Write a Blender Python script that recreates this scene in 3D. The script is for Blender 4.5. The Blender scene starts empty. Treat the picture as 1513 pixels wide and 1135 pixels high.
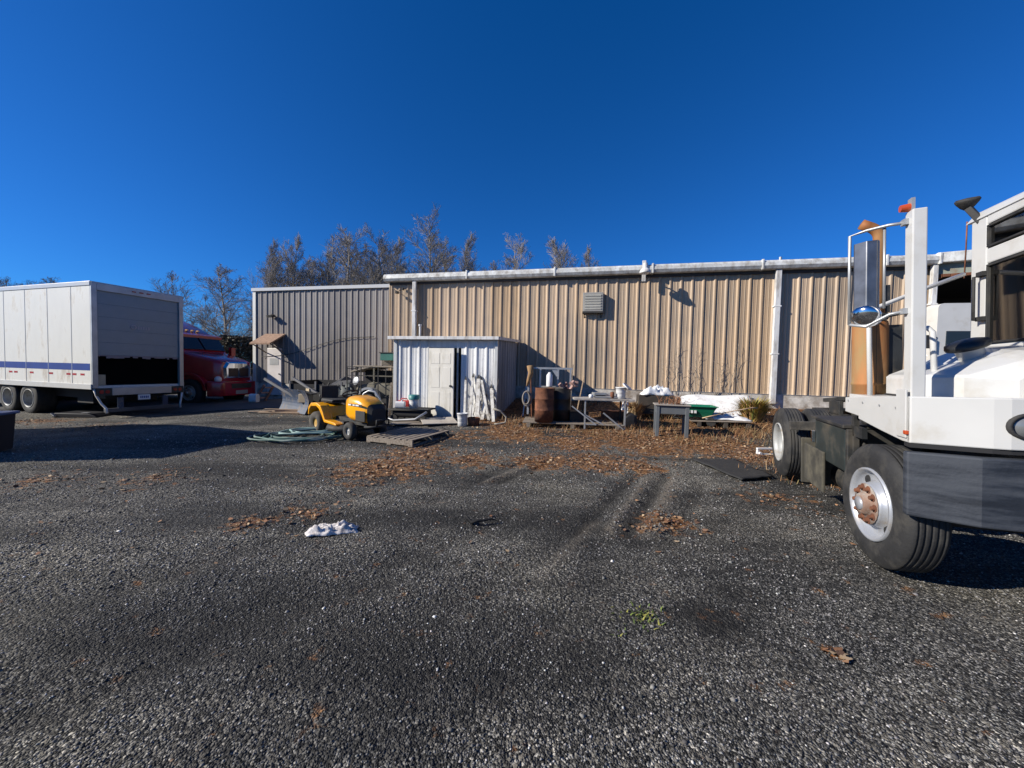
import bpy, math, random
import numpy as np
from mathutils import Vector, Matrix, Euler, noise
R = math.radians
random.seed(7); rng = np.random.default_rng(7)
scene = bpy.context.scene
COL = scene.collection

# ------------------------------------------------------------------ camera
F = 568.0; PIT = R(2.2); ROL = R(1.3); CAMZ = 1.6
f0 = Vector((0, math.cos(PIT), -math.sin(PIT))); u0 = Vector((0, math.sin(PIT), math.cos(PIT))); r0 = Vector((1, 0, 0))
cr = math.cos(ROL)*r0 + math.sin(ROL)*u0; cu = -math.sin(ROL)*r0 + math.cos(ROL)*u0
cam = bpy.data.objects.new('camera', bpy.data.cameras.new('camera')); COL.objects.link(cam)
M = Matrix((cr, cu, -f0)).transposed().to_4x4(); M.translation = (0, 0, CAMZ)
cam.matrix_world = M
cam.data.sensor_width = 36; cam.data.lens = 36*F/1513; cam.data.clip_end = 2000; cam.data.clip_start = .05
scene.camera = cam
def ray(x, y): return f0*F + cr*(x-756.5) + cu*(567.5-y)
def U(x, y, Y):                      # survey point seen at (x, y) that lies Y metres ahead
    d = ray(x, y); return Vector((0, 0, CAMZ)) + d*(Y/d.y)

# ------------------------------------------------------------------ terrain height
TH = R(12.9); WD = 13.3
def sm(a, b, x):
    t = min(1, max(0, (x-a)/(b-a))); return t*t*(3-2*t)
RUTS = []
def g(x, y):
    d = (WD - y)*math.cos(TH) - x*math.sin(TH)
    t = 1 - min(6.5, max(0, d))/6.5
    z = .62*t*t*(.3 + .7*sm(-7, 0, x)) * (1 - sm(30, 60, abs(x)+abs(y)*.5))
    z -= .25*sm(-7.5, -12.5, x) if x < 0 else 0
    z += .06*sm(1.5, 3, x)*sm(5, 2.5, y)*sm(9, 5, x)
    return z
def G(x, y):
    d = ray(x, y); Y = 1.0
    while Y < 80:
        p = Vector((0, 0, CAMZ)) + d*(Y/d.y)
        if p.z <= g(p.x, p.y): break
        Y += .02
    return Vector((p.x, p.y, g(p.x, p.y)))
def onlocal(root, rz, x, y, ax, val):
    d = ray(x, y); rot = Matrix.Rotation(-rz, 3, 'Z')
    o = rot @ (Vector((0, 0, CAMZ)) - Vector(root)); dd = rot @ d
    return o + dd*((val-o[ax])/dd[ax])

# ------------------------------------------------------------------ materials
MATS = {}
AK = .89
def mat(name, c, rough=.6, metal=0., var=.12, vs=3., bump=0., bs=40., dirt=None, dscale=2., damt=.4, stretch=(1, 1, 1), spec=.5, attr=None, trans=0., coat=0.):
    if name in MATS: return MATS[name]
    if c != (1, 1, 1): c = tuple(v*AK for v in c)
    if dirt: dirt = tuple(v*AK for v in dirt)
    m = bpy.data.materials.new(name); m.use_nodes = True; nt = m.node_tree; N = nt.nodes; L = nt.links
    b = N['Principled BSDF']; b.inputs['Roughness'].default_value = rough; b.inputs['Metallic'].default_value = metal
    b.inputs['Specular IOR Level'].default_value = spec
    if coat: b.inputs['Coat Weight'].default_value = coat
    tc = N.new('ShaderNodeTexCoord'); mp = N.new('ShaderNodeMapping'); mp.inputs['Scale'].default_value = stretch
    L.new(tc.outputs['Object'], mp.inputs['Vector'])
    n = N.new('ShaderNodeTexNoise'); n.inputs['Scale'].default_value = vs; n.inputs['Detail'].default_value = 6
    L.new(mp.outputs[0], n.inputs['Vector'])
    mx = N.new('ShaderNodeMix'); mx.data_type = 'RGBA'
    ramp = N.new('ShaderNodeMapRange'); ramp.inputs[1].default_value = .3; ramp.inputs[2].default_value = .7
    L.new(n.outputs['Fac'], ramp.inputs[0]); L.new(ramp.outputs[0], mx.inputs['Factor'])
    if attr:
        at = N.new('ShaderNodeAttribute'); at.attribute_name = attr
        h1 = N.new('ShaderNodeHueSaturation'); h1.inputs['Value'].default_value = AK*(1-var)
        h2 = N.new('ShaderNodeHueSaturation'); h2.inputs['Value'].default_value = AK*(1+var)
        L.new(at.outputs['Color'], h1.inputs['Color']); L.new(at.outputs['Color'], h2.inputs['Color'])
        L.new(h1.outputs[0], mx.inputs['A']); L.new(h2.outputs[0], mx.inputs['B'])
    else:
        mx.inputs['A'].default_value = (*[min(1, v*(1-var)) for v in c], 1); mx.inputs['B'].default_value = (*[min(1, v*(1+var)) for v in c], 1)
    out = mx.outputs['Result']
    if dirt:
        n2 = N.new('ShaderNodeTexNoise'); n2.inputs['Scale'].default_value = dscale; n2.inputs['Detail'].default_value = 8; n2.inputs['Roughness'].default_value = .65
        L.new(mp.outputs[0], n2.inputs['Vector'])
        r2 = N.new('ShaderNodeMapRange'); r2.inputs[1].default_value = .62-.35*damt; r2.inputs[2].default_value = .75-.2*damt
        L.new(n2.outputs['Fac'], r2.inputs[0])
        m2 = N.new('ShaderNodeMix'); m2.data_type = 'RGBA'; L.new(r2.outputs[0], m2.inputs['Factor']); L.new(out, m2.inputs['A']); m2.inputs['B'].default_value = (*dirt, 1)
        out = m2.outputs['Result']
        r3 = N.new('ShaderNodeMapRange'); r3.inputs[3].default_value = rough; r3.inputs[4].default_value = min(1, rough+.25); L.new(r2.outputs[0], r3.inputs[0]); L.new(r3.outputs[0], b.inputs['Roughness'])
    L.new(out, b.inputs['Base Color'])
    if bump:
        nb = N.new('ShaderNodeTexNoise'); nb.inputs['Scale'].default_value = bs; nb.inputs['Detail'].default_value = 4
        L.new(tc.outputs['Object'], nb.inputs['Vector'])
        bp = N.new('ShaderNodeBump'); bp.inputs['Strength'].default_value = bump; bp.inputs['Distance'].default_value = .02
        L.new(nb.outputs['Fac'], bp.inputs['Height']); L.new(bp.outputs[0], b.inputs['Normal'])
    MATS[name] = m; return m

WHITE = mat('white_truck_paint', (.56, .56, .55), .32, var=.04, dirt=(.46, .44, .40), dscale=2.2, damt=.2, coat=.3)
WHITEP = mat('white_panel_paint', (.64, .64, .61), .5, var=.04, dirt=(.40, .37, .33), dscale=3, damt=.22, stretch=(1, 1, .35), bump=.05, bs=14)
WHITEO = mat('old_white_metal', (.66, .66, .66), .55, var=.1, dirt=(.34, .31, .28), dscale=5, damt=.45, stretch=(1, 1, .25))
GALV = mat('weathered_gutter_metal', (.66, .67, .66), .5, .1, var=.18, vs=2.5, dirt=(.36, .34, .31), dscale=4, damt=.55, stretch=(1.5, 1, 1))
BLACK = mat('black_rubber', (.018, .018, .019), .72, var=.25, vs=8, dirt=(.048, .045, .04), dscale=5, damt=.4, bump=.15, bs=60)
TREADM = mat('dusty_tyre_tread', (.035, .033, .031), .85, var=.3, vs=9, dirt=(.10, .09, .075), dscale=7, damt=.6, bump=.3, bs=70)
CHASS = mat('black_chassis_paint', (.016, .018, .02), .55, var=.3, vs=5, dirt=(.06, .052, .042), dscale=4, damt=.5)
BUMPM = mat('scuffed_navy_bumper', (.020, .025, .036), .55, var=.4, vs=3, dirt=(.045, .052, .066), dscale=3, damt=.6, stretch=(.6, .6, 4), bump=.1)
RUST = mat('rusty_steel', (.20, .075, .035), .85, var=.35, vs=7, dirt=(.09, .035, .02), dscale=5, damt=.6, bump=.25)
RUSTST = mat('heat_rusted_exhaust', (.36, .125, .032), .7, .1, var=.4, vs=4, dirt=(.30, .20, .09), dscale=3.5, damt=.75, stretch=(1, 1, .3))
CHROME = mat('polished_metal', (.75, .77, .8), .12, 1, var=.05)
MIRROR = mat('mirror_glass', (.8, .84, .9), .03, 1, var=.02)
RIMA = mat('silver_painted_rim', (.40, .42, .46), .35, .4, var=.08, dirt=(.28, .25, .22), dscale=6, damt=.3)
RIMW = mat('dull_white_rim', (.36, .37, .37), .5, .1, var=.1, dirt=(.25, .22, .18), dscale=7, damt=.4)
TAN = mat('tan_box', (.45, .36, .24), .7)
ALU = mat('dull_aluminium', (.42, .43, .44), .45, .5, var=.15)
AMBER = mat('amber_lens', (.45, .07, .02), .2, var=.1)
REDL = mat('red_lens', (.35, .02, .02), .25)
GREYP = mat('dark_grey_plastic', (.10, .11, .12), .6, var=.12, vs=6)
WOODG = mat('weathered_grey_wood', (.26, .22, .18), .85, var=.3, vs=6, stretch=(1, 8, 8), dirt=(.13, .10, .075), dscale=3, damt=.5, bump=.2)
WOODN = mat('pale_lumber', (.48, .34, .22), .8, var=.25, vs=5, stretch=(1, 8, 8), dirt=(.25, .17, .11), dscale=3, damt=.4)
YEL = mat('mower_yellow_paint', (.88, .38, .006), .28, var=.06, dirt=(.35, .2, .05), dscale=4, damt=.15, coat=.5)
RED = mat('dark_red_truck_paint', (.30, .008, .014), .25, var=.12, coat=.6)
CONC = mat('pale_concrete', (.58, .55, .50), .9, var=.2, vs=4, dirt=(.24, .2, .16), dscale=3, damt=.6, bump=.2)
SHING = mat('brown_shingle', (.30, .19, .13), .9, var=.25, vs=9, bump=.2)
DARKM = mat('dark_void_paint', (.012, .012, .014), .8)
TEAL = mat('teal_plastic', (.03, .20, .19), .5)
HOSEM = mat('faded_green_hose', (.05, .12, .10), .6, var=.3, vs=2, dirt=(.22, .26, .24), dscale=2.5, damt=.5)
GREEN = mat('green_plastic', (.008, .16, .085), .45, var=.15)
CLOTH = mat('dirty_white_cloth', (.66, .63, .62), .9, var=.15, vs=9, dirt=(.35, .31, .3), dscale=14, damt=.5, bump=.3)
PLAST = mat('white_plastic', (.72, .72, .72), .4, var=.05, dirt=(.5, .46, .4), dscale=5, damt=.25)
SHEETM = mat('white_sheet_plastic', (.75, .76, .77), .45, var=.04, dirt=(.55, .52, .5), dscale=4, damt=.3, bump=.1, bs=6)
BLUEP = mat('faded_blue_steel', (.03, .05, .095), .55, var=.2, dirt=(.16, .13, .11), dscale=5, damt=.3)
OLIVE = mat('dusty_olive_grey', (.12, .11, .085), .8, var=.2, dirt=(.19, .17, .13), dscale=4, damt=.4)
DGREEN = mat('dark_green_steel', (.022, .03, .03), .5, var=.3, dirt=(.07, .06, .045), dscale=3, damt=.35)
BLUE = mat('blue_stripe_paint', (.010, .045, .24), .7, var=.1, spec=.15)
STRW = mat('mixed_colours', (1, 1, 1), .85, var=.12, attr='Col')
SHINE = mat('stone_colours', (1, 1, 1), .8, var=.2, vs=60, attr='Col')
BARK = mat('bare_branch_bark', (.27, .24, .205), .9, var=.25, vs=2)

def glass(name, tint, fac):
    m = bpy.data.materials.new(name); m.use_nodes = True; nt = m.node_tree; N = nt.nodes; L = nt.links
    N.remove(N['Principled BSDF']); o = N['Material Output']
    t = N.new('ShaderNodeBsdfTransparent'); t.inputs[0].default_value = (*tint, 1)
    gl = N.new('ShaderNodeBsdfGlossy'); gl.inputs['Roughness'].default_value = .03
    fr = N.new('ShaderNodeFresnel'); fr.inputs[0].default_value = 1.5
    ad = N.new('ShaderNodeMath'); ad.operation = 'ADD'; ad.inputs[1].default_value = fac; L.new(fr.outputs[0], ad.inputs[0])
    mx = N.new('ShaderNodeMixShader'); L.new(ad.outputs[0], mx.inputs[0]); L.new(t.outputs[0], mx.inputs[1]); L.new(gl.outputs[0], mx.inputs[2]); L.new(mx.outputs[0], o.inputs[0])
    return m
GLASS = glass('tinted_cab_glass', (.60, .72, .68), .15)
DGLASS = mat('dark_window_glass', (.02, .025, .03), .06, var=.05)

def wall_mat(name, c, c2, streak, bands=()):
    c, c2, streak = [tuple(v*AK for v in q) for q in (c, c2, streak)]
    m = bpy.data.materials.new(name); m.use_nodes = True; nt = m.node_tree; N = nt.nodes; L = nt.links
    b = N['Principled BSDF']; b.inputs['Roughness'].default_value = .48; b.inputs['Specular IOR Level'].default_value = .4
    tc = N.new('ShaderNodeTexCoord')
    def noise_(scale, st, det=6, rough=.6):
        mp = N.new('ShaderNodeMapping'); mp.inputs['Scale'].default_value = st; L.new(tc.outputs['Object'], mp.inputs[0])
        n = N.new('ShaderNodeTexNoise'); n.inputs['Scale'].default_value = scale; n.inputs['Detail'].default_value = det; n.inputs['Roughness'].default_value = rough
        L.new(mp.outputs[0], n.inputs[0]); return n.outputs['Fac']
    def rng_(fac, a, c_, lo=0., hi=1.):
        r_ = N.new('ShaderNodeMapRange'); r_.inputs[1].default_value = a; r_.inputs[2].default_value = c_; r_.inputs[3].default_value = lo; r_.inputs[4].default_value = hi
        L.new(fac, r_.inputs[0]); return r_.outputs[0]
    def mixc(fac, A, B):
        x = N.new('ShaderNodeMix'); x.data_type = 'RGBA'; L.new(fac, x.inputs['Factor'])
        for s, v in (('A', A), ('B', B)):
            if isinstance(v, tuple): x.inputs[s].default_value = (*v, 1)
            else: L.new(v, x.inputs[s])
        return x.outputs['Result']
    col = mixc(rng_(noise_(1.1, (1, 1, .5)), .35, .65), c, c2)
    col = mixc(rng_(noise_(3.2, (2.5, 1, .12)), .5, .72, 0, .75), col, streak)
    col = mixc(rng_(noise_(.45, (1, 1, .6), 4), .5, .66, 0, .55), col, tuple(v*.72 for v in streak))
    # mildew scratches low on the wall
    sp = N.new('ShaderNodeSeparateXYZ'); L.new(tc.outputs['Object'], sp.inputs[0])
    low = rng_(sp.outputs['Z'], 2.9, 1.2, 0, 1)
    spk = rng_(noise_(9, (1, 1, 1), 8, .75), .55, .7)
    mm = N.new('ShaderNodeMath'); mm.operation = 'MULTIPLY'; L.new(low, mm.inputs[0]); L.new(spk, mm.inputs[1])
    mm2 = N.new('ShaderNodeMath'); mm2.operation = 'MULTIPLY'; mm2.inputs[1].default_value = .55; L.new(mm.outputs[0], mm2.inputs[0])
    col = mixc(mm2.outputs[0], col, tuple(v*.45 for v in streak))
    dv = N.new('ShaderNodeMath'); dv.operation = 'DIVIDE'; dv.inputs[1].default_value = .966; L.new(sp.outputs['X'], dv.inputs[0])
    fl = N.new('ShaderNodeMath'); fl.operation = 'FLOOR'; L.new(dv.outputs[0], fl.inputs[0])
    wn = N.new('ShaderNodeTexWhiteNoise'); wn.noise_dimensions = '1D'; L.new(fl.outputs[0], wn.inputs['W'])
    hv = N.new('ShaderNodeHueSaturation'); L.new(rng_(wn.outputs['Value'], 0, 1, .87, 1.12), hv.inputs['Value']); L.new(rng_(wn.outputs['Value'], 1, 0, .88, 1.06), hv.inputs['Saturation']); L.new(col, hv.inputs['Color']); col = hv.outputs[0]
    L.new(col, b.inputs['Base Color'])
    bp = N.new('ShaderNodeBump'); bp.inputs['Strength'].default_value = .12; bp.inputs['Distance'].default_value = .03
    L.new(noise_(1.6, (1, 1, 1.2), 3), bp.inputs['Height']); L.new(bp.outputs[0], b.inputs['Normal'])
    return m
TANW = wall_mat('tan_ribbed_steel', (.49, .35, .225), (.44, .32, .21), (.34, .285, .225))
GREYW = wall_mat('grey_ribbed_steel', (.26, .235, .22), (.235, .215, .205), (.19, .175, .16))
SHEDW = wall_mat('white_shed_steel', (.76, .76, .75), (.70, .70, .70), (.52, .51, .50))
DOORM = mat('old_cream_door_paint', (.62, .60, .55), .55, var=.06, dirt=(.42, .40, .35), dscale=4, damt=.45, stretch=(1, 1, .3))

# ------------------------------------------------------------------ mesh builder
class MB:
    def __init__(s): s.v = []; s.f = []; s.c = []; s.cc = None; s.sm = []
    def add(s, vs, fs, smooth=False):
        o = len(s.v); s.v += [tuple(v) for v in vs]
        for f in fs: s.f.append(tuple(i+o for i in f)); s.c.append(s.cc); s.sm.append(smooth)
        return s
    def box(s, lo, hi, m=None):
        (x0, y0, z0), (x1, y1, z1) = lo, hi
        vs = [Vector(p) for p in ((x0,y0,z0),(x1,y0,z0),(x1,y1,z0),(x0,y1,z0),(x0,y0,z1),(x1,y0,z1),(x1,y1,z1),(x0,y1,z1))]
        if m is not None: vs = [m @ v for v in vs]
        return s.add(vs, [(0,3,2,1),(4,5,6,7),(0,1,5,4),(1,2,6,5),(2,3,7,6),(3,0,4,7)])
    def cbox(s, c, d, rot=(0,0,0)):
        m = Matrix.Translation(c) @ Euler(rot).to_matrix().to_4x4(); h = [v/2 for v in d]
        return s.box([-v for v in h], h, m)
    def bar(s, p, q, w, h=None):       # rectangular bar from p to q
        p, q = Vector(p), Vector(q); h = h or w; d = (q-p); L = d.length; d.normalize()
        up = Vector((0,0,1)) if abs(d.z) < .95 else Vector((1,0,0))
        a = d.cross(up).normalized(); b = a.cross(d)
        vs = [p+a*x*w/2+b*y*h/2+d*z for z in (0, L) for x, y in ((-1,-1),(1,-1),(1,1),(-1,1))]
        return s.add(vs, [(0,1,2,3),(7,6,5,4),(0,4,5,1),(1,5,6,2),(2,6,7,3),(3,7,4,0)])
    def cyl(s, p, q, r, r2=None, n=16, cap=True):
        p, q = Vector(p), Vector(q); r2 = r if r2 is None else r2; d = (q-p).normalized()
        up = Vector((0,0,1)) if abs(d.z) < .95 else Vector((1,0,0)); a = d.cross(up).normalized(); b = a.cross(d)
        ring = [(math.cos(2*math.pi*k/n), math.sin(2*math.pi*k/n)) for k in range(n)]
        vs = [p+(a*x+b*y)*r for x, y in ring]+[q+(a*x+b*y)*r2 for x, y in ring]
        s.add(vs, [(k, (k+1) % n, n+(k+1) % n, n+k) for k in range(n)], True)
        if cap: s.add(vs[:n], [tuple(range(n))[::-1]]); s.add(vs[n:], [tuple(range(n))])
        return s
    def tube(s, pts, r, n=8, closed=False):
        pts = [Vector(p) for p in pts]; rs = r if isinstance(r, (list, tuple)) else [r]*len(pts); vs = []; N = len(pts); a = None
        for i, p in enumerate(pts):
            d = (pts[(i+1) % N]-pts[i-1]) if closed else (pts[min(i+1, N-1)]-pts[max(i-1, 0)])
            d.normalize()
            if a is None: up = Vector((0,0,1)) if abs(d.z) < .9 else Vector((0,1,0)); a = d.cross(up)
            a = (a-d*a.dot(d)).normalized(); b = a.cross(d)
            vs += [p+(a*math.cos(2*math.pi*k/n)+b*math.sin(2*math.pi*k/n))*rs[i] for k in range(n)]
        fs = [(i*n+k, i*n+(k+1) % n, ((i+1) % N)*n+(k+1) % n, ((i+1) % N)*n+k) for i in range(N if closed else N-1) for k in range(n)]
        if not closed: fs += [tuple(range(n))[::-1], tuple((N-1)*n+k for k in range(n))]
        return s.add(vs, fs, True)
    def lathe(s, prof, o, ax, n=32):   # prof: (radius, offset along ax)
        o, ax = Vector(o), Vector(ax).normalized(); up = Vector((0,0,1)) if abs(ax.z) < .9 else Vector((1,0,0)); a = ax.cross(up).normalized(); b = a.cross(ax); vs = []
        for r, h in prof: vs += [o+ax*h+(a*math.cos(2*math.pi*k/n)+b*math.sin(2*math.pi*k/n))*r for k in range(n)]
        return s.add(vs, [(i*n+k, i*n+(k+1) % n, (i+1)*n+(k+1) % n, (i+1)*n+k) for i in range(len(prof)-1) for k in range(n)], True)
    def prism(s, poly, lo, hi, ax=1):  # poly of 2D points, extruded along axis ax from lo to hi
        n = len(poly)
        def P(a, b, t): return {0: (t, a, b), 1: (a, t, b), 2: (a, b, t)}[ax]
        vs = [P(a, b, lo) for a, b in poly]+[P(a, b, hi) for a, b in poly]
        return s.add(vs, [tuple(range(n))[::-1], tuple(range(n, 2*n))]+[(k, (k+1) % n, n+(k+1) % n, n+k) for k in range(n)])
    def loft(s, rings, smooth=True, cap=True):
        n = len(rings[0]); vs = [p for r in rings for p in r]
        s.add(vs, [(i*n+k, i*n+(k+1) % n, (i+1)*n+(k+1) % n, (i+1)*n+k) for i in range(len(rings)-1) for k in range(n)], smooth)
        if cap: s.add(rings[0], [tuple(range(n))[::-1]]); s.add(rings[-1], [tuple(range(n))])
        return s
    def build(s, name, m, parent=None, bevel=0, seg=2, recalc=True):
        me = bpy.data.meshes.new(name); me.from_pydata(s.v, [], s.f); me.materials.append(m)
        me.polygons.foreach_set('use_smooth', s.sm)
        if s.cc is not None:
            a = me.color_attributes.new('Col', 'FLOAT_COLOR', 'CORNER'); dat = []
            for p in me.polygons: dat += list((*s.c[p.index], 1))*p.loop_total
            a.data.foreach_set('color', dat)
        me.update()
        if recalc:
            import bmesh
            bm = bmesh.new(); bm.from_mesh(me); bmesh.ops.recalc_face_normals(bm, faces=bm.faces); bm.to_mesh(me); bm.free()
        o = bpy.data.objects.new(name, me); COL.objects.link(o)
        if parent is not None: o.parent = parent
        if bevel:
            b = o.modifiers.new('bevel', 'BEVEL'); b.width = bevel; b.segments = seg; b.limit_method = 'ANGLE'; b.angle_limit = R(40)
            b.harden_normals = False
        return o
def rect_ring(x, y0, y1, z0, z1, r=.06, n=3):
    pts = []
    for cy, cz, a0 in ((y1-r, z1-r, 0), (y0+r, z1-r, 90), (y0+r, z0+r, 180), (y1-r, z0+r, 270)):
        for k in range(n+1):
            a = R(a0+90*k/n); pts.append((x, cy+r*math.cos(a), cz+r*math.sin(a)))
    return pts
def thing(name, label, cat, loc=(0,0,0), rz=0, group=None):
    o = bpy.data.objects.new(name, None); COL.objects.link(o); o.location = loc; o.rotation_euler = (0, 0, rz); o.empty_display_size = .2
    o['label'] = label; o['category'] = cat
    if group: o['group'] = group
    return o
def tag(o, label, cat, group=None):
    o['label'] = label; o['category'] = cat
    if group: o['group'] = group
    return o
def base(b, p, rz=0):                 # place a one-mesh thing
    b.location = p; b.rotation_euler = (0, 0, rz); return b
def copy_tree(o, parent=None):
    c = o.copy(); COL.objects.link(c); c.parent = parent
    for ch in [q for q in bpy.data.objects if q.parent == o]: copy_tree(ch, c)
    return c
def struct(o): o['kind'] = 'structure'; return o
def stuff(o, label, cat): o['kind'] = 'stuff'; o['label'] = label; o['category'] = cat; return o
def corr(mb, x0, x1, z0, z1, y=0, pitch=.322, h=.042, w=.035, top=.035, phase=0, minor=True, steps=6):
    # ribbed sheet in the plane y, ribs standing out towards -y
    xs = [(x0, 0)]; k = x0+phase
    while k < x1:
        for dx, hh in ((0, 0), (w, h), (w+top, h), (2*w+top, 0)):
            if x0 < k+dx < x1: xs.append((k+dx, hh))
        if minor:
            for q in (.42, .72):
                for dx, hh in ((0, 0), (.008, .006), (.022, .006), (.03, 0)):
                    if x0 < k+pitch*q+dx < x1: xs.append((k+pitch*q+dx, hh))
        k += pitch
    xs.append((x1, 0)); n = len(xs); vs = []
    for j in range(steps+1):
        z = z0+(z1-z0)*j/steps
        vs += [(x, y-hh, z) for x, hh in xs]
    mb.add(vs, [(j*n+i, j*n+i+1, (j+1)*n+i+1, (j+1)*n+i) for j in range(steps) for i in range(n-1)])
    return mb

# ------------------------------------------------------------------ world and sun
SUNAZ = R(14); SUNEL = R(28.5)        # light travels towards (cos, sin) of SUNAZ
tosun = Vector((-math.cos(SUNAZ)*math.cos(SUNEL), -math.sin(SUNAZ)*math.cos(SUNEL), math.sin(SUNEL)))
w = bpy.data.worlds.new('World'); scene.world = w; w.use_nodes = True; nt = w.node_tree
bg = nt.nodes['Background']; sky = nt.nodes.new('ShaderNodeTexSky'); sky.sky_type = 'NISHITA'; sky.sun_disc = False
sky.sun_elevation = SUNEL; sky.sun_rotation = math.atan2(tosun.x, tosun.y)
sky.altitude = 600; sky.air_density = 1.0; sky.dust_density = .25; sky.ozone_density = 5.0
hs = nt.nodes.new('ShaderNodeMix'); hs.data_type = 'RGBA'; hs.blend_type = 'MULTIPLY'; hs.inputs['Factor'].default_value = 1; hs.inputs['B'].default_value = (.246, .75, 1.43, 1)
nt.links.new(sky.outputs[0], hs.inputs['A']); sb_ = nt.nodes.new('ShaderNodeVectorMath'); sb_.operation = 'SUBTRACT'; sb_.inputs[1].default_value = (.09, 0, 0); nt.links.new(hs.outputs['Result'], sb_.inputs[0])
sx_ = nt.nodes.new('ShaderNodeVectorMath'); sx_.operation = 'MAXIMUM'; sx_.inputs[1].default_value = (.02, 0, 0); nt.links.new(sb_.outputs[0], sx_.inputs[0]); nt.links.new(sx_.outputs[0], bg.inputs[0]); bg.inputs[1].default_value = .056
sun = bpy.data.objects.new('sun', bpy.data.lights.new('sun', 'SUN')); COL.objects.link(sun)
sun.data.energy = 5.0; sun.data.angle = R(.5); sun.data.color = (1, .93, .81)
sun.rotation_euler = tosun.to_track_quat('Z', 'Y').to_euler()
scene.view_settings.view_transform = 'Standard'; scene.view_settings.look = 'None'; scene.view_settings.exposure = .6; scene.view_settings.gamma = 1

# ------------------------------------------------------------------ ground
def ground_mat():
    m = bpy.data.materials.new('dark_gravel'); m.use_nodes = True; nt = m.node_tree; N = nt.nodes; L = nt.links
    b = N['Principled BSDF']; b.inputs['Roughness'].default_value = .85; b.inputs['Specular IOR Level'].default_value = .25
    ge = N.new('ShaderNodeNewGeometry')
    def noise_(scale, det=5, rough=.6, st=None):
        n = N.new('ShaderNodeTexNoise'); n.inputs['Scale'].default_value = scale; n.inputs['Detail'].default_value = det; n.inputs['Roughness'].default_value = rough
        src = ge.outputs['Position']
        if st:
            mp = N.new('ShaderNodeMapping'); mp.inputs['Rotation'].default_value = (0, 0, st[0]); mp.inputs['Scale'].default_value = st[1]; L.new(src, mp.inputs[0]); src = mp.outputs[0]
        L.new(src, n.inputs['Vector']); return n.outputs['Fac']
    def rg(fac, a, c_, lo=0., hi=1.):
        r_ = N.new('ShaderNodeMapRange'); r_.inputs[1].default_value = a; r_.inputs[2].default_value = c_; r_.inputs[3].default_value = lo; r_.inputs[4].default_value = hi
        L.new(fac, r_.inputs[0]); return r_.outputs[0]
    def mixc(fac, A, B, mode='MIX'):
        x = N.new('ShaderNodeMix'); x.data_type = 'RGBA'; x.blend_type = mode
        if isinstance(fac, float): x.inputs['Factor'].default_value = fac
        else: L.new(fac, x.inputs['Factor'])
        for s, v in (('A', A), ('B', B)):
            if isinstance(v, tuple): x.inputs[s].default_value = (*v, 1)
            else: L.new(v, x.inputs[s])
        return x.outputs['Result']
    def mul(a, b_):
        x = N.new('ShaderNodeMath'); x.operation = 'MULTIPLY'; L.new(a, x.inputs[0])
        if isinstance(b_, float): x.inputs[1].default_value = b_
        else: L.new(b_, x.inputs[1])
        return x.outputs[0]
    vo = N.new('ShaderNodeTexVoronoi'); vo.inputs['Scale'].default_value = 98; L.new(ge.outputs['Position'], vo.inputs['Vector'])
    vb = N.new('ShaderNodeTexVoronoi'); vb.inputs['Scale'].default_value = 36; L.new(ge.outputs['Position'], vb.inputs['Vector'])
    sp = N.new('ShaderNodeSeparateColor'); L.new(vo.outputs['Color'], sp.inputs[0])
    ramp = N.new('ShaderNodeValToRGB'); L.new(sp.outputs[0], ramp.inputs[0]); e = ramp.color_ramp.elements
    e[0].position = 0; e[0].color = (.010, .010, .010, 1); e[1].position = 1; e[1].color = (.5, .48, .45, 1)
    for p, c in ((.38, .032), (.66, .09), (.87, .19), (.96, .33)): x = e.new(p); x.color = (c, c*.99, c*.97, 1)
    sb = N.new('ShaderNodeSeparateColor'); L.new(vb.outputs['Color'], sb.inputs[0])
    col = mixc(rg(sb.outputs[0], .82, .95, 0, .7), ramp.outputs[0], (.14, .133, .122))
    big = noise_(.55, 6, .62)
    col = mixc(rg(big, .38, .62), mixc(1., col, (.62, .62, .62), 'MULTIPLY'), mixc(1., col, (1.75, 1.68, 1.52), 'MULTIPLY'))
    col = mixc(rg(noise_(.9, 5, .6, (R(50), (.22, 1.5, 1))), .46, .6, 0, .75), col, (.02, .02, .02))   # long dark wheel scuffs
    col = mixc(rg(noise_(.28, 4, .6), .52, .7, 0, .45), col, (.075, .068, .045))    # mossy olive drifts
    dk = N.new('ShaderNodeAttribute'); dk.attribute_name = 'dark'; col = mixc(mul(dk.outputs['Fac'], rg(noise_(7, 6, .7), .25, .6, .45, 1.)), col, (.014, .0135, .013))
    dus = N.new('ShaderNodeAttribute'); dus.attribute_name = 'dust'; col = mixc(mul(dus.outputs['Fac'], rg(noise_(14, 6, .7), .3, .52)), col, (.21, .18, .145))
    li = N.new('ShaderNodeAttribute'); li.attribute_name = 'litter'
    lv = N.new('ShaderNodeTexVoronoi'); lv.inputs['Scale'].default_value = 21; L.new(ge.outputs['Position'], lv.inputs['Vector'])
    ls = N.new('ShaderNodeSeparateColor'); L.new(lv.outputs['Color'], ls.inputs[0])
    lr = N.new('ShaderNodeValToRGB'); L.new(ls.outputs[0], lr.inputs[0]); e = lr.color_ramp.elements
    e[0].color = (.07, .035, .018, 1); e[1].color = (.36, .20, .09, 1); x = e.new(.5); x.color = (.20, .09, .035, 1)
    lm = N.new('ShaderNodeMath'); lm.operation = 'ADD'; L.new(mul(li.outputs['Fac'], 1.1), lm.inputs[0]); L.new(rg(noise_(5, 8, .7), .3, .7, -.75, .35), lm.inputs[1])
    col = mixc(rg(lm.outputs[0], .1, .35), col, lr.outputs[0])
    col = mixc(1., col, (AK, AK, AK), 'MULTIPLY')
    L.new(col, b.inputs['Base Color'])
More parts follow.
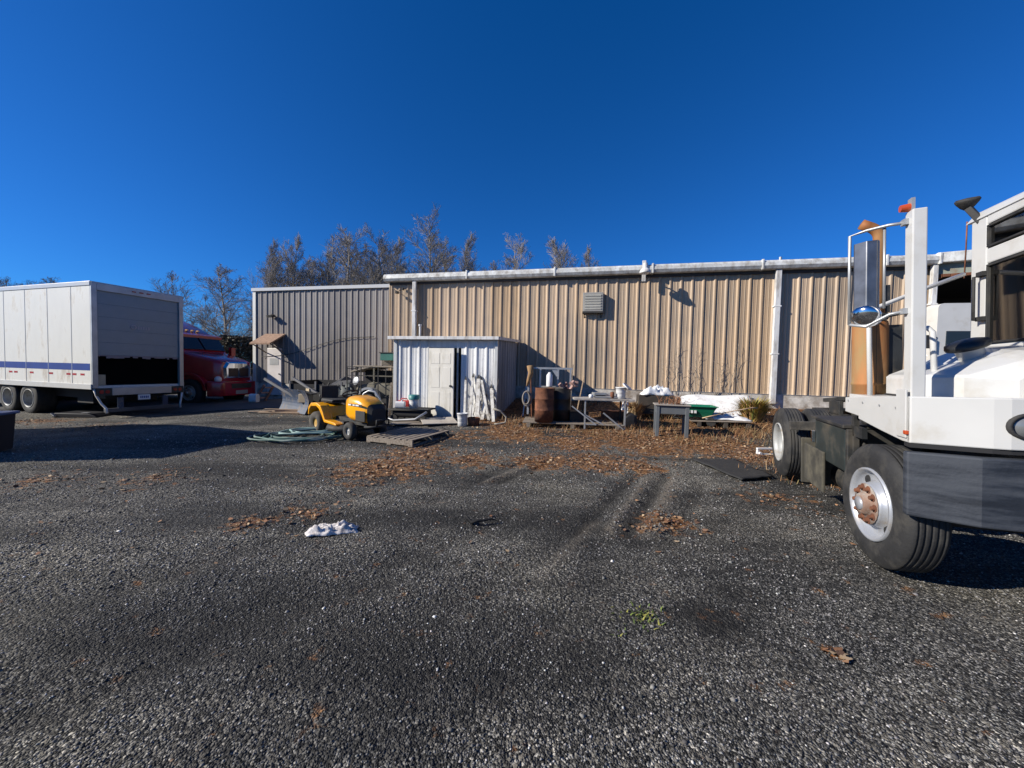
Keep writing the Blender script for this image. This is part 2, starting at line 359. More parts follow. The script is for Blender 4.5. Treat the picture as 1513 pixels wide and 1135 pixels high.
    h = N.new('ShaderNodeMath'); h.operation = 'ADD'; L.new(rg(vo.outputs['Distance'], 0, .7, 1, 0), h.inputs[0]); L.new(rg(vb.outputs['Distance'], 0, .7, 1.4, 0), h.inputs[1])
    h2 = N.new('ShaderNodeMath'); h2.operation = 'ADD'; L.new(h.outputs[0], h2.inputs[0]); L.new(rg(noise_(9, 5, .7), 0, 1, 0, 2.2), h2.inputs[1])
    bp = N.new('ShaderNodeBump'); bp.inputs['Strength'].default_value = 1.; bp.inputs['Distance'].default_value = .011; L.new(h2.outputs[0], bp.inputs['Height']); L.new(bp.outputs[0], b.inputs['Normal'])
    return m
def seg_d(p, a, b):
    ab = b-a; t = max(0, min(1, (p-a).dot(ab)/ab.dot(ab))); return (p-a-ab*t).length, t
def V2(v): return Vector((v.x, v.y))
ruts_px = [((985, 700), (925, 790), .10, 1.), ((940, 700), (850, 790), .10, 1.), ((1035, 715), (990, 800), .10, .8), ((800, 688), (735, 712), .10, .9), ((768, 684), (700, 712), .10, .8), ((690, 720), (440, 800), .2, .45), ((845, 790), (640, 900), .24, .5), ((905, 800), (760, 1000), .25, .4), ((560, 860), (60, 1000), .22, .75), ((520, 760), (200, 870), .16, .6), ((640, 800), (380, 930), .12, .6), ((760, 760), (560, 850), .12, .55), ((900, 850), (700, 1040), .14, .6), ((300, 960), (0, 1080), .12, .7), ((1180, 720), (1040, 790), .22, .6), ((640, 690), (420, 760), .2, .5)]
ruts = [(V2(G(*a)), V2(G(*b)), wd, s_) for a, b, wd, s_ in ruts_px]
dust_px = [((958, 706), (900, 785), .045, 1.), ((992, 715), (962, 790), .07, .9), ((775, 690), (720, 712), .04, .9), ((1000, 700), (985, 720), .04, .7), ((880, 770), (800, 850), .05, .4)]
dusts = [(V2(G(*a)), V2(G(*b)), wd, s_) for a, b, wd, s_ in dust_px]
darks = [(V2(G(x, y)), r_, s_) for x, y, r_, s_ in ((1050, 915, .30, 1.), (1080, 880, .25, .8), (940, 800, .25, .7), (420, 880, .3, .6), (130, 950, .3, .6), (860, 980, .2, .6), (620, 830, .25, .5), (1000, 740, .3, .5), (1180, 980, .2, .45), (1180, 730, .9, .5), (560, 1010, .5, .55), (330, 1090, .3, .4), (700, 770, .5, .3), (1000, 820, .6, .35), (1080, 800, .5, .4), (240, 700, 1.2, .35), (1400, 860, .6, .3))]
litter_px = [(360, 775, .22, .5), (350, 782, .12, .5), (230, 708, .45, .35), (60, 712, .5, .32), (445, 757, .35, .38), (570, 690, .8, .7), (620, 670, .8, .6), (540, 700, .7, .45), (700, 680, .6, .6), (800, 682, .6, .75), (880, 684, .7, .8), (940, 688, .5, .75), (850, 655, .8, .8), (760, 640, .9, .85), (680, 645, .5, .5), (960, 655, 1, 1.), (1060, 660, .9, 1.), (900, 640, 1., .9), (1000, 640, 1., 1.), (1110, 675, .6, .8), (950, 780, .16, .55), (985, 770, .3, .6), (150, 630, .9, .3), (60, 622, .6, .7), (1230, 712, .5, .6), (1233, 968, .06, .9), (1150, 735, .5, .3), (800, 622, 1., .7), (740, 625, .8, .7), (1080, 630, 1, .9), (430, 612, .6, .3)]
litters = [(V2(G(x, y)), r_, s_) for x, y, r_, s_ in litter_px]
def fields(x, y):
    p = Vector((x, y)); rut = 0; du = 0; dk = 0; lt = 0
    if -16 < x < 12 and .5 < y < 14:
        for a, b, wd, s_ in ruts:
            d, t = seg_d(p, a, b)
            if d < 3*wd: rut = max(rut, s_*math.exp(-(d/wd)**2))
        for a, b, wd, s_ in dusts:
            d, t = seg_d(p, a, b)
            if d < 3*wd: du = max(du, s_*math.exp(-(d/wd)**2))
        for c, r_, s_ in darks: dk = max(dk, s_*math.exp(-((p-c).length/r_)**2))
        for c, r_, s_ in litters: lt = max(lt, s_*math.exp(-((p-c).length/r_)**2))
        d = (WD - y)*math.cos(TH) - x*math.sin(TH)
        if d < 2.4 and x > -2: lt = max(lt, .85)
    return rut, du, max(dk, rut*.8), lt
def ghit(x, y):
    ru, du, dk, lt = fields(x, y)
    return g(x, y) - .035*ru + .02*du + .012*noise.noise(Vector((x*1.3, y*1.3, 0))) + .008*noise.noise(Vector((x*5, y*5, 3)))
def axis(lo, hi, st, far):
    a = list(np.arange(lo, hi+1e-6, st)); k = st; v = hi
    while v < far: k *= 1.35; v += k; a.append(v)
    k = st; v = lo
    while v > -far: k *= 1.35; v -= k; a.insert(0, v)
    return a
XS = axis(-9, 8, .085, 500); YS = axis(.8, 13, .085, 500)
vs = []; A = {'dark': [], 'dust': [], 'litter': []}
for y in YS:
    for x in XS:
        ru, du, dk, lt = fields(x, y); fine = (-14 < x < 12 and -2 < y < 16)
        z = g(x, y) - .035*ru + .02*du
        if fine: z += .012*noise.noise(Vector((x*1.3, y*1.3, 0))) + .008*noise.noise(Vector((x*5, y*5, 3)))
        vs.append((x, y, z)); A['dark'].append(dk); A['dust'].append(du); A['litter'].append(lt)
nx = len(XS); fs = [(j*nx+i, j*nx+i+1, (j+1)*nx+i+1, (j+1)*nx+i) for j in range(len(YS)-1) for i in range(nx-1)]
me = bpy.data.meshes.new('ground'); me.from_pydata(vs, [], fs); me.materials.append(ground_mat())
for k, v in A.items(): me.attributes.new(k, 'FLOAT', 'POINT').data.foreach_set('value', v)
me.polygons.foreach_set('use_smooth', [True]*len(fs))
go = bpy.data.objects.new('ground', me); COL.objects.link(go); struct(go)

# asphalt lane beyond the box truck
ASPH = mat('worn_asphalt', (.05, .05, .052), .8, var=.2, vs=2, bump=.3, bs=70, dirt=(.085, .08, .075), dscale=1.5, damt=.5)
mb = MB(); pts = []
for i in range(40):
    x = -60+i*1.36
    for j in range(9):
        y = 12.9+.02*abs(x)+j*.52; pts.append((x, y, g(x, y)+.018))
mb.add(pts, [(i*9+j, (i+1)*9+j, (i+1)*9+j+1, i*9+j+1) for i in range(39) for j in range(8)], True)
struct(mb.build('asphalt_lane', ASPH, recalc=False))

def cloud(name, P, S, C, shape, m, yaw=None, flat=1.):   # many small pieces in one mesh
    n = len(P); base_v = np.array(shape[0]); base_f = np.array(shape[1]); k = len(base_v); fk = base_f.shape[1]
    ang = rng.uniform(0, 6.283, n) if yaw is None else yaw
    tilt = rng.normal(0, .35*flat, n); ca, sa, ct, st_ = np.cos(ang), np.sin(ang), np.cos(tilt), np.sin(tilt)
    v = base_v[None]*np.asarray(S)[:, None, None]*(1+rng.uniform(-.25, .25, (n, k, 3)))
    x = v[..., 0]; y = v[..., 1]*ct[:, None]-v[..., 2]*st_[:, None]; z = v[..., 1]*st_[:, None]+v[..., 2]*ct[:, None]
    vv = np.stack([x*ca[:, None]-y*sa[:, None], x*sa[:, None]+y*ca[:, None], z], -1)+P[:, None]
    ff = (base_f[None]+(np.arange(n)*k)[:, None, None]).reshape(-1, fk)
    me = bpy.data.meshes.new(name); nf = len(ff)
    me.vertices.add(n*k); me.vertices.foreach_set('co', vv.reshape(-1).astype(np.float32))
    me.loops.add(nf*fk); me.loops.foreach_set('vertex_index', ff.reshape(-1).astype(np.int32))
    me.polygons.add(nf); me.polygons.foreach_set('loop_start', (np.arange(nf)*fk).astype(np.int32)); me.polygons.foreach_set('loop_total', np.full(nf, fk, np.int32))
    me.update(calc_edges=True); me.validate()
    c4 = np.concatenate([C, np.ones((n, 1))], 1); a = me.color_attributes.new('Col', 'FLOAT_COLOR', 'POINT')
    a.data.foreach_set('color', np.repeat(c4, k, 0).reshape(-1).astype(np.float32))
    me.materials.append(m); o = bpy.data.objects.new(name, me); COL.objects.link(o); return o
STONE = ([(-1, -.6, -.2), (.8, -.8, -.3), (1, .7, -.2), (-.7, .9, -.3), (-.4, -.3, .55), (.5, .2, .6)], [(0, 1, 4), (1, 5, 4), (1, 2, 5), (2, 3, 5), (3, 4, 5), (3, 0, 4), (0, 3, 2), (0, 2, 1)])
P = []; S = []
for y0, y1, n, s0, s1 in ((1.3, 2.6, 24000, .0035, .0085), (2.6, 4.5, 32000, .0045, .011), (4.5, 8, 30000, .006, .014), (8, 12, 9000, .008, .018)):
    for _ in range(n):
        y = math.sqrt(random.uniform(y0*y0, y1*y1)); x = random.uniform(-1.4, 1.4)*y
        fr_ = fields(x, y); nz = noise.noise(Vector((x*.9, y*.9, 5)))+.5*noise.noise(Vector((x*2.6, y*2.6, 8)))
        if random.random() < max(fr_[2]*1.2, min(.85, (nz+.05)*2.2)): continue
        P.append((x, y)); s = random.random(); S.append(s0+(s1-s0)*s**2.2 if random.random() > .003 else s1*1.7)
P3 = np.array([(x, y, ghit(x, y)+s*.15) for (x, y), s in zip(P, S)]); S = np.array(S)
b_ = rng.random(len(S)); v_ = np.where(b_ < .5, rng.uniform(.02, .08, len(S)), np.where(b_ < .965, rng.uniform(.08, .25, len(S)), rng.uniform(.3, .65, len(S))))
C_ = np.stack([v_*rng.uniform(.98, 1.08, len(S)), v_, v_*rng.uniform(.92, 1.03, len(S))], -1)
stuff(cloud('loose_gravel', P3, S, C_, STONE, SHINE), 'loose dark gravel with pale chips scattered over the yard', 'gravel')

# fallen leaves
LEAF = ([(-1, -.15, .1), (-.2, -.6, .0), (.7, -.45, .12), (1.1, .1, .3), (.3, .6, .05), (-.6, .4, .25)], [(0, 1, 2, 3, 4, 5)])
P = []
for (c, r_, s_) in litters:
    for _ in range(int(700*s_*r_*r_**.35)):
        a = random.random()*6.283; q = abs(random.gauss(0, r_*.75)); P.append((c.x+q*math.cos(a), c.y+q*math.sin(a)))
for _ in range(4200):
    x = random.uniform(-1.8, 8.5); d = random.uniform(.1, 4.0)*random.random()**.4; P.append((x, WD-(d+x*math.sin(TH))/math.cos(TH)))
for _ in range(170):
    y = random.uniform(3, 11); P.append((random.uniform(-1.3, 1.2)*y, y))
P3 = np.array([(x, y, ghit(x, y)+.012) for x, y in P]); n = len(P3)
pal = np.array([(.24, .115, .055), (.17, .075, .035), (.33, .20, .11), (.27, .15, .08), (.40, .29, .18), (.12, .065, .04)])
C_ = pal[rng.integers(0, 6, n)]*rng.uniform(.7, 1.25, (n, 1))
stuff(cloud('fallen_leaves', P3, rng.uniform(.010, .030, n), C_, LEAF, STRW, flat=1.6), 'brown fallen leaves drifted over gravel and along the wall', 'leaves')

def blades(name, roots, hmin, hmax, pal, label, cat, wd=.004, lean=1.6):
    mb = MB()
    for x, y in roots:
        z = g(x, y)-.01; h = random.uniform(hmin, hmax); a = random.random()*6.283; l = random.uniform(.05, lean)*h; da = a+1.57
        p0 = Vector((x, y, z)); p1 = p0+Vector((math.cos(a)*l*.35, math.sin(a)*l*.35, h*.6)); p2 = p0+Vector((math.cos(a)*l, math.sin(a)*l, h))
        s = Vector((math.cos(da), math.sin(da), 0))*wd; c = random.choice(pal); k = random.uniform(.7, 1.3); mb.cc = tuple(v*k for v in c)
        mb.add([p0-s, p0+s, p1+s*.8, p1-s*.8, p2], [(0, 1, 2, 3), (3, 2, 4)])
    o = mb.build(name, STRW, recalc=False); return stuff(o, label, cat)
rts = []
for _ in range(5200):
    x = random.uniform(-.8, 8); d = random.uniform(.15, 4.0); y = WD-(d+x*math.sin(TH))/math.cos(TH)
    if noise.noise(Vector((x*1.1, y*1.1, 9))) > -.12: rts.append((x, y))
for px, py, n_, r_ in ((950, 610, 500, .35), (1100, 640, 500, .4), (1030, 650, 300, .5), (900, 632, 260, .5), (1240, 712, 260, .3), (1160, 700, 160, .3), (945, 630, 300, .3)):
    c = G(px, py)
    for _ in range(n_): rts.append((random.gauss(c.x, r_), random.gauss(c.y, r_)))
blades('dry_grass', rts, .05, .22, [(.30, .17, .075), (.24, .11, .045), (.38, .25, .13), (.18, .08, .035), (.15, .12, .05)], 'tawny dry grass standing along the foot of the tan wall', 'grass')
rts = []
for _ in range(60):
    c = G(945+random.uniform(-45, 30), 925+random.uniform(-30, 25)); rts += [(random.gauss(c.x, .02), random.gauss(c.y, .02)) for _ in range(2)]
c = G(950, 912)
blades('green_weeds', [(random.gauss(c.x, .05), random.gauss(c.y, .05)) for _ in range(70)]+rts[:40], .01, .035, [(.12, .16, .03), (.24, .23, .05), (.09, .13, .03)], 'sprig of yellow-green weeds growing in the foreground gravel', 'weeds', wd=.006, lean=2)

# ------------------------------------------------------------------ tan warehouse
WR = Vector((-4.57, 14.35, 0)); WRZ = -TH
def W(px, py, off=0.): return onlocal(WR, WRZ, px, py, 1, off)       # along the wall, height
wh = thing('warehouse', 'long low tan ribbed steel warehouse with silver gutter behind the white shed', 'building', WR, WRZ)
SE = W(1374, 450).x; ZB = 1.05; ZT = 4.72
xs0 = W(615, 450).x; xs1 = W(1143, 500).x
corr(MB(), 0, SE, ZB-.02, ZT, 0, h=.036).build('wall_panel', TANW, wh, recalc=False)
mb = MB(); mb.box((0, -.05, -.6), (SE, .25, ZB-.025)); mb.build('foundation', CONC, wh)
mb = MB(); mb.box((0, -.065, ZB-.024), (SE, -.002, ZB-.018)); mb.build('base_trim', ALU, wh)
mb = MB(); mb.box((-.02, .02, 0), (.02, 14, ZT)); mb.box((0, 13.9, 0), (SE+7, 14, ZT)); mb.box((SE-.1, .06, 0), (SE, 6, ZT)); mb.build('end_wall', TANW, wh)
mb = MB(); mb.box((-.03, -.035, ZB), (.0, .12, ZT)); mb.build('corner_trim', mat('tan_corner_trim', (.55, .40, .25), .5), wh)
mb = MB(); mb.prism([(-.12, ZT+.2), (7, ZT+.75), (14, ZT+.2), (14, ZT+.1), (7, ZT+.65), (-.12, ZT+.1)], -.1, SE+7, 0); mb.build('roof', GALV, wh)
mb = MB(); k = 0
while k < SE:                           # gutter in lapped lengths, slightly uneven
    L_ = 3.05; e_ = min(SE, k+L_); dz = random.uniform(-.008, .008)
    mb.loft([[(x, -.06, ZT-.03+dz), (x, -.22, ZT-.02+dz), (x, -.275, ZT+.07+dz), (x, -.265, ZT+.17+dz), (x, -.20, ZT+.235+dz), (x, -.05, ZT+.255+dz), (x, .0, ZT+.2+dz)] for x in (k-.15 if k == 0 else k, e_)], smooth=False); k = e_+.0
    mb.box((k-.03, -.285, ZT-.04), (k+.03, -.05, ZT+.262))
mb.build('gutter', GALV, wh, bevel=.012)
mb = MB(); mb.box((0, -.055, ZT-.12), (SE, -.03, ZT-.03)); mb.build('eave_trim', mat('brown_eave_trim', (.05, .04, .035), .7), wh)
def downspout(s, z0, wd=.13, off=-.06):
    mb = MB(); mb.box((s-wd/2, off-.13, z0), (s+wd/2, off-.01, ZT-.03))
    for z in (2.2, 3.6):
        if z > z0: mb.box((s-wd/2-.03, off-.136, z), (s+wd/2+.03, off, z+.05))
    return mb.build('downspout', WHITEO, wh, bevel=.012)
downspout(xs0, 2.6, .14, -.06); downspout(xs1, .75, .15, -.05)
downspout(W(1428, 500).x-.9, 1.3, .12)
# wall air conditioner
c0 = W(864, 433, -.22); c1 = W(888, 459, -.22)
mb = MB(); mb.box((c0.x-.05, -.20, c1.z-.02), (c1.x+.06, .05, c0.z+.02)); ac = mb.build('air_conditioner', mat('ac_case', (.30, .29, .27), .5), wh, bevel=.012)
mb = MB(); nb = 6
for k in range(nb):
    z = c1.z+.03+(c0.z-c1.z-.06)*k/nb; mb.cbox(((c0.x+c1.x)/2, -.212, z+.03), (c1.x-c0.x-.02, .02, .045), (R(25), 0, 0))
mb.build('grille', mat('grey_louvre', (.66, .64, .56), .5), ac)
mb = MB(); mb.box((c0.x-.06, -.19, c1.z-.07), (c1.x+.07, .05, c1.z-.022)); mb.bar((c0.x, -.17, c1.z-.06), (c0.x, 0, c1.z-.2), .03); mb.bar((c1.x, -.17, c1.z-.06), (c1.x, 0, c1.z-.2), .03); mb.build('bracket', BLACK, ac)
# yard light on its arm, over the gutter
lp = W(950, 410).x
mb = MB(); mb.box((lp-.06, -.33, ZT-.3), (lp+.05, -.285, ZT+.34)); mb.cyl((lp, -.30, ZT-.02), (lp, -.62, ZT+.03), .022, n=8)
yl = mb.build('yard_light', WHITEO, wh, bevel=.004)
hd = Vector((lp+.0, -.62, ZT+.02))
mb = MB(); mb.cyl(hd+Vector((0, 0, .16)), hd+Vector((0, 0, .0)), .065, .085, n=16); mb.lathe([(.05, .02), (.12, -.02), (.165, -.10), (.17, -.15), (.15, -.15), (.1, -.04)], hd, (0, 0, 1), 20); mb.build('lamp_head', WHITEO, yl)
mb = MB(); mb.lathe([(.001, -.19), (.08, -.17), (.14, -.13), (.14, -.12)], hd, (0, 0, 1), 16); mb.build('lens', PLAST, yl)
# camera bracket and cable by the left corner, vent pipe stub
c = W(590, 430)
mb = MB(); mb.tube([(c.x-.25, -.05, c.z+.08), (c.x-.1, -.12, c.z), (c.x, -.2, c.z-.08), (c.x+.12, -.08, c.z+.02)], .012, 6); mb.cbox((c.x+.02, -.2, c.z-.1), (.09, .12, .07)); mb.cbox((c.x+.2, -.1, c.z+.05), (.06, .1, .08)); mb.build('security_camera', BLACK, wh)
c = W(623, 488); mb = MB(); mb.cyl((c.x, -.12, 2.7), (c.x, -.12, c.z+.15), .04, n=10); mb.cyl((c.x, -.12, c.z+.13), (c.x, -.12, c.z+.2), .06, n=10); mb.build('vent_pipe', WHITEO, wh)
# small meter cap on top of the gutter
mb = MB(); mb.cyl((xs1+.02, -.15, ZT+.25), (xs1+.02, -.15, ZT+.33), .04, n=8); mb.build('gutter_cap', ALU, wh)
# canopy in front of the open bay on the right
cn0 = Vector((SE, -.03, 0)); da = R(-15)
mb = MB(); m_ = Matrix.Translation(cn0) @ Matrix.Rotation(da, 4, 'Z')
mb.box((0, -.22, ZT), (7, 0, ZT+.27), m_); mb.build('canopy_gutter', GALV, wh, bevel=.02)
mb = MB(); mb.box((0, -.03, ZT-.28), (7, .05, ZT-.002), m_); mb.build('canopy_fascia', mat('grey_green_fascia', (.26, .29, .25), .7, dirt=(.2, .1, .05), damt=.3), wh)
mb = MB()
for k in range(44): mb.box((.02+k*.155, -.05+random.uniform(-.02, .0), ZT-.30-random.uniform(.05, .14)), (.16+k*.155, .02, ZT-.283), m_)
mb.build('rusty_flashing', RUST, wh)
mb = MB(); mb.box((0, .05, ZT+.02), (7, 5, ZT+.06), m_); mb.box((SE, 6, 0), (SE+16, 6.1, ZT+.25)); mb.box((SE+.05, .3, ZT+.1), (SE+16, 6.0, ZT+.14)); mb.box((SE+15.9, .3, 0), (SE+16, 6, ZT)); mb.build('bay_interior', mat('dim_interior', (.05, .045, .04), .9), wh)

# white van standing in the bay
vp = W(1386, 500, -.5)
vn = thing('step_van', 'white high-roofed van parked in the open bay behind the yard truck', 'van', Matrix.Translation(WR) @ Matrix.Rotation(WRZ, 4, 'Z') @ Vector((vp.x, -.45, .55)), WRZ)
mb = MB(); mb.loft([rect_ring(y, 0, 2.3, .5, 3.05, .12) for y in (0, 5)]); 
for i, v in enumerate(mb.v): mb.v[i] = (v[1], v[0], v[2])
mb.build('body', WHITE, vn)
mb = MB(); mb.box((.2, -.02, 1.75), (2.1, .02, 2.32)); mb.build('windscreen', DGLASS, vn, bevel=.01)
mb = MB(); mb.box((.7, -.03, .8), (1.6, .02, 1.3)); mb.build('grille', BLACK, vn)
mb = MB(); mb.box((0, -.15, .35), (2.3, 0, .6)); mb.build('bumper', GREYP, vn, bevel=.02)
for x in (.1, 2.0):
    mb = MB(); mb.cyl((x, .9, .42), (x+.2, .9, .42), .42, n=20); mb.build('wheel', BLACK, vn)
for x in (.35, 1.95): mb = MB(); mb.cyl((x, -.03, 1.05), (x, .02, 1.05), .11, n=14); mb.build('headlight', PLAST, vn)
mb = MB(); mb.bar((-.25, -.1, 2.05), (.0, 0, 2.15), .03); mb.box((-.32, -.14, 1.85), (-.2, -.08, 2.2)); mb.build('mirror', BLACK, vn)

# ------------------------------------------------------------------ grey building on the left
GR = Vector((-11.75, 17.6, 0))
gb = thing('grey_metal_building', 'grey ribbed metal building with white corner and roof trim left of the tan warehouse', 'building', GR, WRZ)
corr(MB(), 0, 9.5, .75, 4.86, 0, pitch=.29, h=.03, w=.03, top=.03).build('wall_panel', GREYW, gb, recalc=False)
mb = MB(); mb.box((0, .02, -.6), (9.5, .2, .74)); mb.build('foundation', CONC, gb)
mb = MB(); mb.box((-.02, .02, 0), (.02, 12, 4.86)); mb.build('end_wall', GREYW, gb)
mb = MB(); mb.box((-.1, -.05, .0), (.06, .1, 4.86)); mb.build('corner_trim', WHITEP, gb)
mb = MB(); mb.box((-.14, -.09, 4.862), (9.5, .15, 5.0)); mb.build('roof_trim', WHITE, gb)
mb = MB(); mb.prism([(.0, 4.95), (6, 5.35), (12, 4.95), (12, 4.87), (6, 5.25), (.16, 4.87)], -.1, 9.5, 0); mb.build('roof', GALV, gb)
def GBp(px, py, off=0.): return onlocal(GR, WRZ, px, py, 1, off)
d0 = GBp(395, 530, -.05); d1 = GBp(413, 584, -.05)
mb = MB(); mb.box((d0.x, -.06, .2), (d1.x+.1, .0, 2.3)); dr = mb.build('door', mat('white_door', (.68, .64, .62), .4), gb, bevel=.01)
mb = MB(); mb.box((d0.x+.14, -.066, 1.55), (d1.x-.04, -.058, 1.85)); mb.build('door_window', ALU, dr)
mb = MB(); mb.cyl((d1.x, -.10, 1.15), (d1.x, -.05, 1.15), .03, n=8); mb.build('handle', BLACK, dr)
# lean-to roof over the door
a0 = GBp(380, 520).x; mb = MB()
mb.loft([[(d0.x-.12, -.02, 2.95), (d0.x-.12, -.85, 2.48), (d0.x-.12, -.85, 2.42), (d0.x-.12, -.02, 2.87)], [(d1.x+.28, -.02, 2.95), (d1.x+.28, -.85, 2.48), (d1.x+.28, -.85, 2.42), (d1.x+.28, -.02, 2.87)]], smooth=False)
mb.build('porch_roof', SHING, gb)
for x in (d0.x-.08, d1.x+.22): mb = MB(); mb.bar((x, -.75, 2.45), (x, -.04, 2.1), .04); mb.build('porch_brace', WOODG, gb)
mb = MB(); mb.tube([(0.4+.3*k, -.07, 1.92-.12*math.sin(k*.35)+.05*k) for k in range(20)], .012, 5); mb.build('cable', BLACK, gb)
c = GBp(405, 468); mb = MB(); mb.cbox((c.x, -.18, c.z), (.28, .2, .1), (R(15), 0, 0)); mb.bar((c.x-.1, 0, c.z+.12), (c.x, -.15, c.z+.03), .04); mb.build('floodlight', BLACK, gb)

# ------------------------------------------------------------------ white shed
sf = U(583, 600, 11.35); SR = Vector((sf.x, 10.57-.229*sf.x, g(sf.x, 11.2)-.02)); SRZ = -TH
def S_(px, py, off=0.): return onlocal(SR, SRZ, px, py, 1, off)
SW = S_(733, 560).x; SH = S_(640, 508).z; SD = 2.6; sz = SR.z
shed = thing('shed', 'small white ribbed metal shed standing against the tan wall, door ajar', 'shed', SR, SRZ)
dA = S_(634, 560).x; dB = S_(675, 560).x; dC = S_(684, 560).x; HT = 2.28
mb = MB(); corr(mb, .0, dA, -.15, HT, 0, pitch=.3, h=.03, phase=.12); corr(mb, dB+.12, SW, -.15, HT, 0, pitch=.3, h=.03, phase=.1); mb.box((dA, .0, 2.06), (dB+.12, .02, HT)); mb.build('wall', SHEDW, shed, recalc=False)
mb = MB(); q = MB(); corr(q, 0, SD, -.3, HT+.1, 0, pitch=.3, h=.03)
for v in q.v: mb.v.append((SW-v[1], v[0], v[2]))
mb.f = q.f; mb.c = q.c; mb.sm = q.sm; mb.build('side_wall', wall_mat('shaded_stained_side_steel', (.30, .30, .31), (.22, .22, .23), (.12, .12, .12)), shed, recalc=False)  # grey darkened to carry this side's shade, plus streaky dirt
mb = MB(); mb.box((0, 0.01, -.3), (.02, SD, HT+.1)); mb.box((.02, SD-.04, -.3), (SW-.01, SD-.01, HT+.1)); mb.build('side_wall', SHEDW, shed)
mb = MB(); mb.box((-.03, -.045, -.15), (.07, .0, HT)); mb.build('corner_trim', WHITE, shed)
mb = MB(); mb.box((SW-.04, -.045, -.15), (SW+.04, .0, HT)); mb.build('corner_trim', WHITE, shed)
mb = MB(); mb.loft([[(-.14, -.20, HT+.0), (-.14, SD-.01, HT+.13), (-.14, SD-.01, HT+.21), (-.14, -.20, HT+.09)], [(SW+.1, -.20, HT+.0), (SW+.1, SD-.01, HT+.13), (SW+.1, SD-.01, HT+.21), (SW+.1, -.20, HT+.09)]], smooth=False); mb.build('roof', WHITEO, shed, bevel=.008)
mb = MB(); mb.box((dB+.0, -.03, -.1), (dB+.05, .02, 2.06)); mb.box((dA-.04, -.03, -.1), (dA-.0, .02, 2.1)); mb.build('door_frame', ALU, shed)
m_ = Matrix.Translation((dA+.01, -.02, 0)) @ Matrix.Rotation(R(-9), 4, 'Z')
mb = MB(); DWi = dB-dA-.02; mb.box((0, -.045, -.02), (DWi, .0, 2.04), m_)
for (a_, b_, z0, z1) in ((.1, .42, .15, .8), (.5, .82, .15, .8), (.1, .42, .92, 1.5), (.5, .82, .92, 1.5), (.1, .42, 1.6, 1.9), (.5, .82, 1.6, 1.9)):
    mb.box((DWi*a_*1.05, -.052, z0), (DWi*b_*1.08, -.044, z1), m_)
dr = mb.build('door', DOORM, shed, bevel=.006)
mb = MB(); kp = m_ @ Vector((DWi-.08, -.05, .98)); mb.cyl(kp, kp+Vector((0, -.06, 0)), .03, n=10); mb.build('door_knob', BLACK, dr)
mb = MB(); mb.box((.3, .3, -.1), (SW-.3, SD-.3, -.08)); mb.build('floor', WOODG, shed)

# ------------------------------------------------------------------ trees
def bare_tree(seed, h, tr, spread, dens=1., tw=.017, col=BARK, up=.35):
    rd = random.Random(seed); V = []; Fc = []
    def seg(p, q, r1, r2, n):
        d = (q-p)
        if d.length < 1e-4: return
        d.normalize(); u_ = Vector((0, 0, 1)) if abs(d.z) < .9 else Vector((1, 0, 0)); a = d.cross(u_).normalized(); b = a.cross(d); o = len(V)
        for c_, r_ in ((p, r1), (q, r2)):
            for k in range(n): t = 6.283*k/n; V.append(tuple(c_+(a*math.cos(t)+b*math.sin(t))*r_))
        for k in range(n): Fc.append((o+k, o+(k+1) % n, o+n+(k+1) % n, o+n+k))
    def grow(p, d, L, r, lev):
        nseg = (9, 4, 3, 2)[lev]; q = p; dd = d.copy(); wob = (.05, .11, .13, .14)[lev]
        for i in range(nseg):
            dd = (dd+Vector((rd.uniform(-1, 1), rd.uniform(-1, 1), rd.uniform(-.3, .9)))*wob).normalized()
            nq = q+dd*L/nseg; r1 = max(tw, r*(1-.85*i/nseg)); r2 = max(tw*.8, r*(1-.85*(i+1)/nseg)); seg(q, nq, r1, r2, 5 if lev < 2 else 3)
            if lev < 3 and (lev > 0 or i >= 2):
                nb = max(1, int(round((3, 2.6, 2)[lev]*dens)))
                for _ in range(nb):
                    t = rd.random(); s = q.lerp(nq, t); az = rd.random()*6.283; an = rd.uniform(.55, 1.15)*spread
                    side = Vector((math.cos(az), math.sin(az), 0)); ax = (dd*math.cos(an)+(side-dd*side.dot(dd)).normalized()*math.sin(an)+Vector((0, 0, up*.5))).normalized()
                    f_ = (1-.78*(i+t)/nseg) if lev == 0 else (1-.5*(i+t)/nseg)
                    grow(s, ax, L*(.5, .55, .75)[lev]*f_*rd.uniform(.65, 1.2), max(tw, r*.4*(1-.7*i/nseg)), lev+1)
            q = nq
    grow(Vector((0, 0, -.2)), Vector((rd.uniform(-.05, .05), rd.uniform(-.05, .05), 1)), h, tr, 0)
    return V, Fc
def tree_obj(name, V, Fc, m, parent=None, split=None):
    me = bpy.data.meshes.new(name); me.from_pydata(V, [], Fc); me.materials.append(m); o = bpy.data.objects.new(name, me); COL.objects.link(o)
    if parent: o.parent = parent
    return o
def make_tree(seed, h, tr, spread, dens=1., tw=.017, name='bare_tree'):
    V, Fc = bare_tree(seed, h, tr, spread, dens, tw)
    root = bpy.data.objects.new(name, None); COL.objects.link(root)
    # first four trunk segments (5-sided) are the trunk, the rest is the crown: the trunk is grown first per segment
    tree_obj('crown', V, Fc, BARK, root)
    mb = MB(); mb.cyl((0, 0, -.4), (0, 0, h*.25), tr*1.05, tr*.8, n=8, cap=False); mb.build('trunk', BARK, root)
    return root
protoA = make_tree(11, 10, .14, .95, 1.3, .0075); protoB = make_tree(23, 10, .12, .8, 1.5, .0075); protoC = make_tree(37, 10, .16, 1.15, 1.3, .008); protoD = make_tree(53, 10, .08, .7, 1.1, .0075)
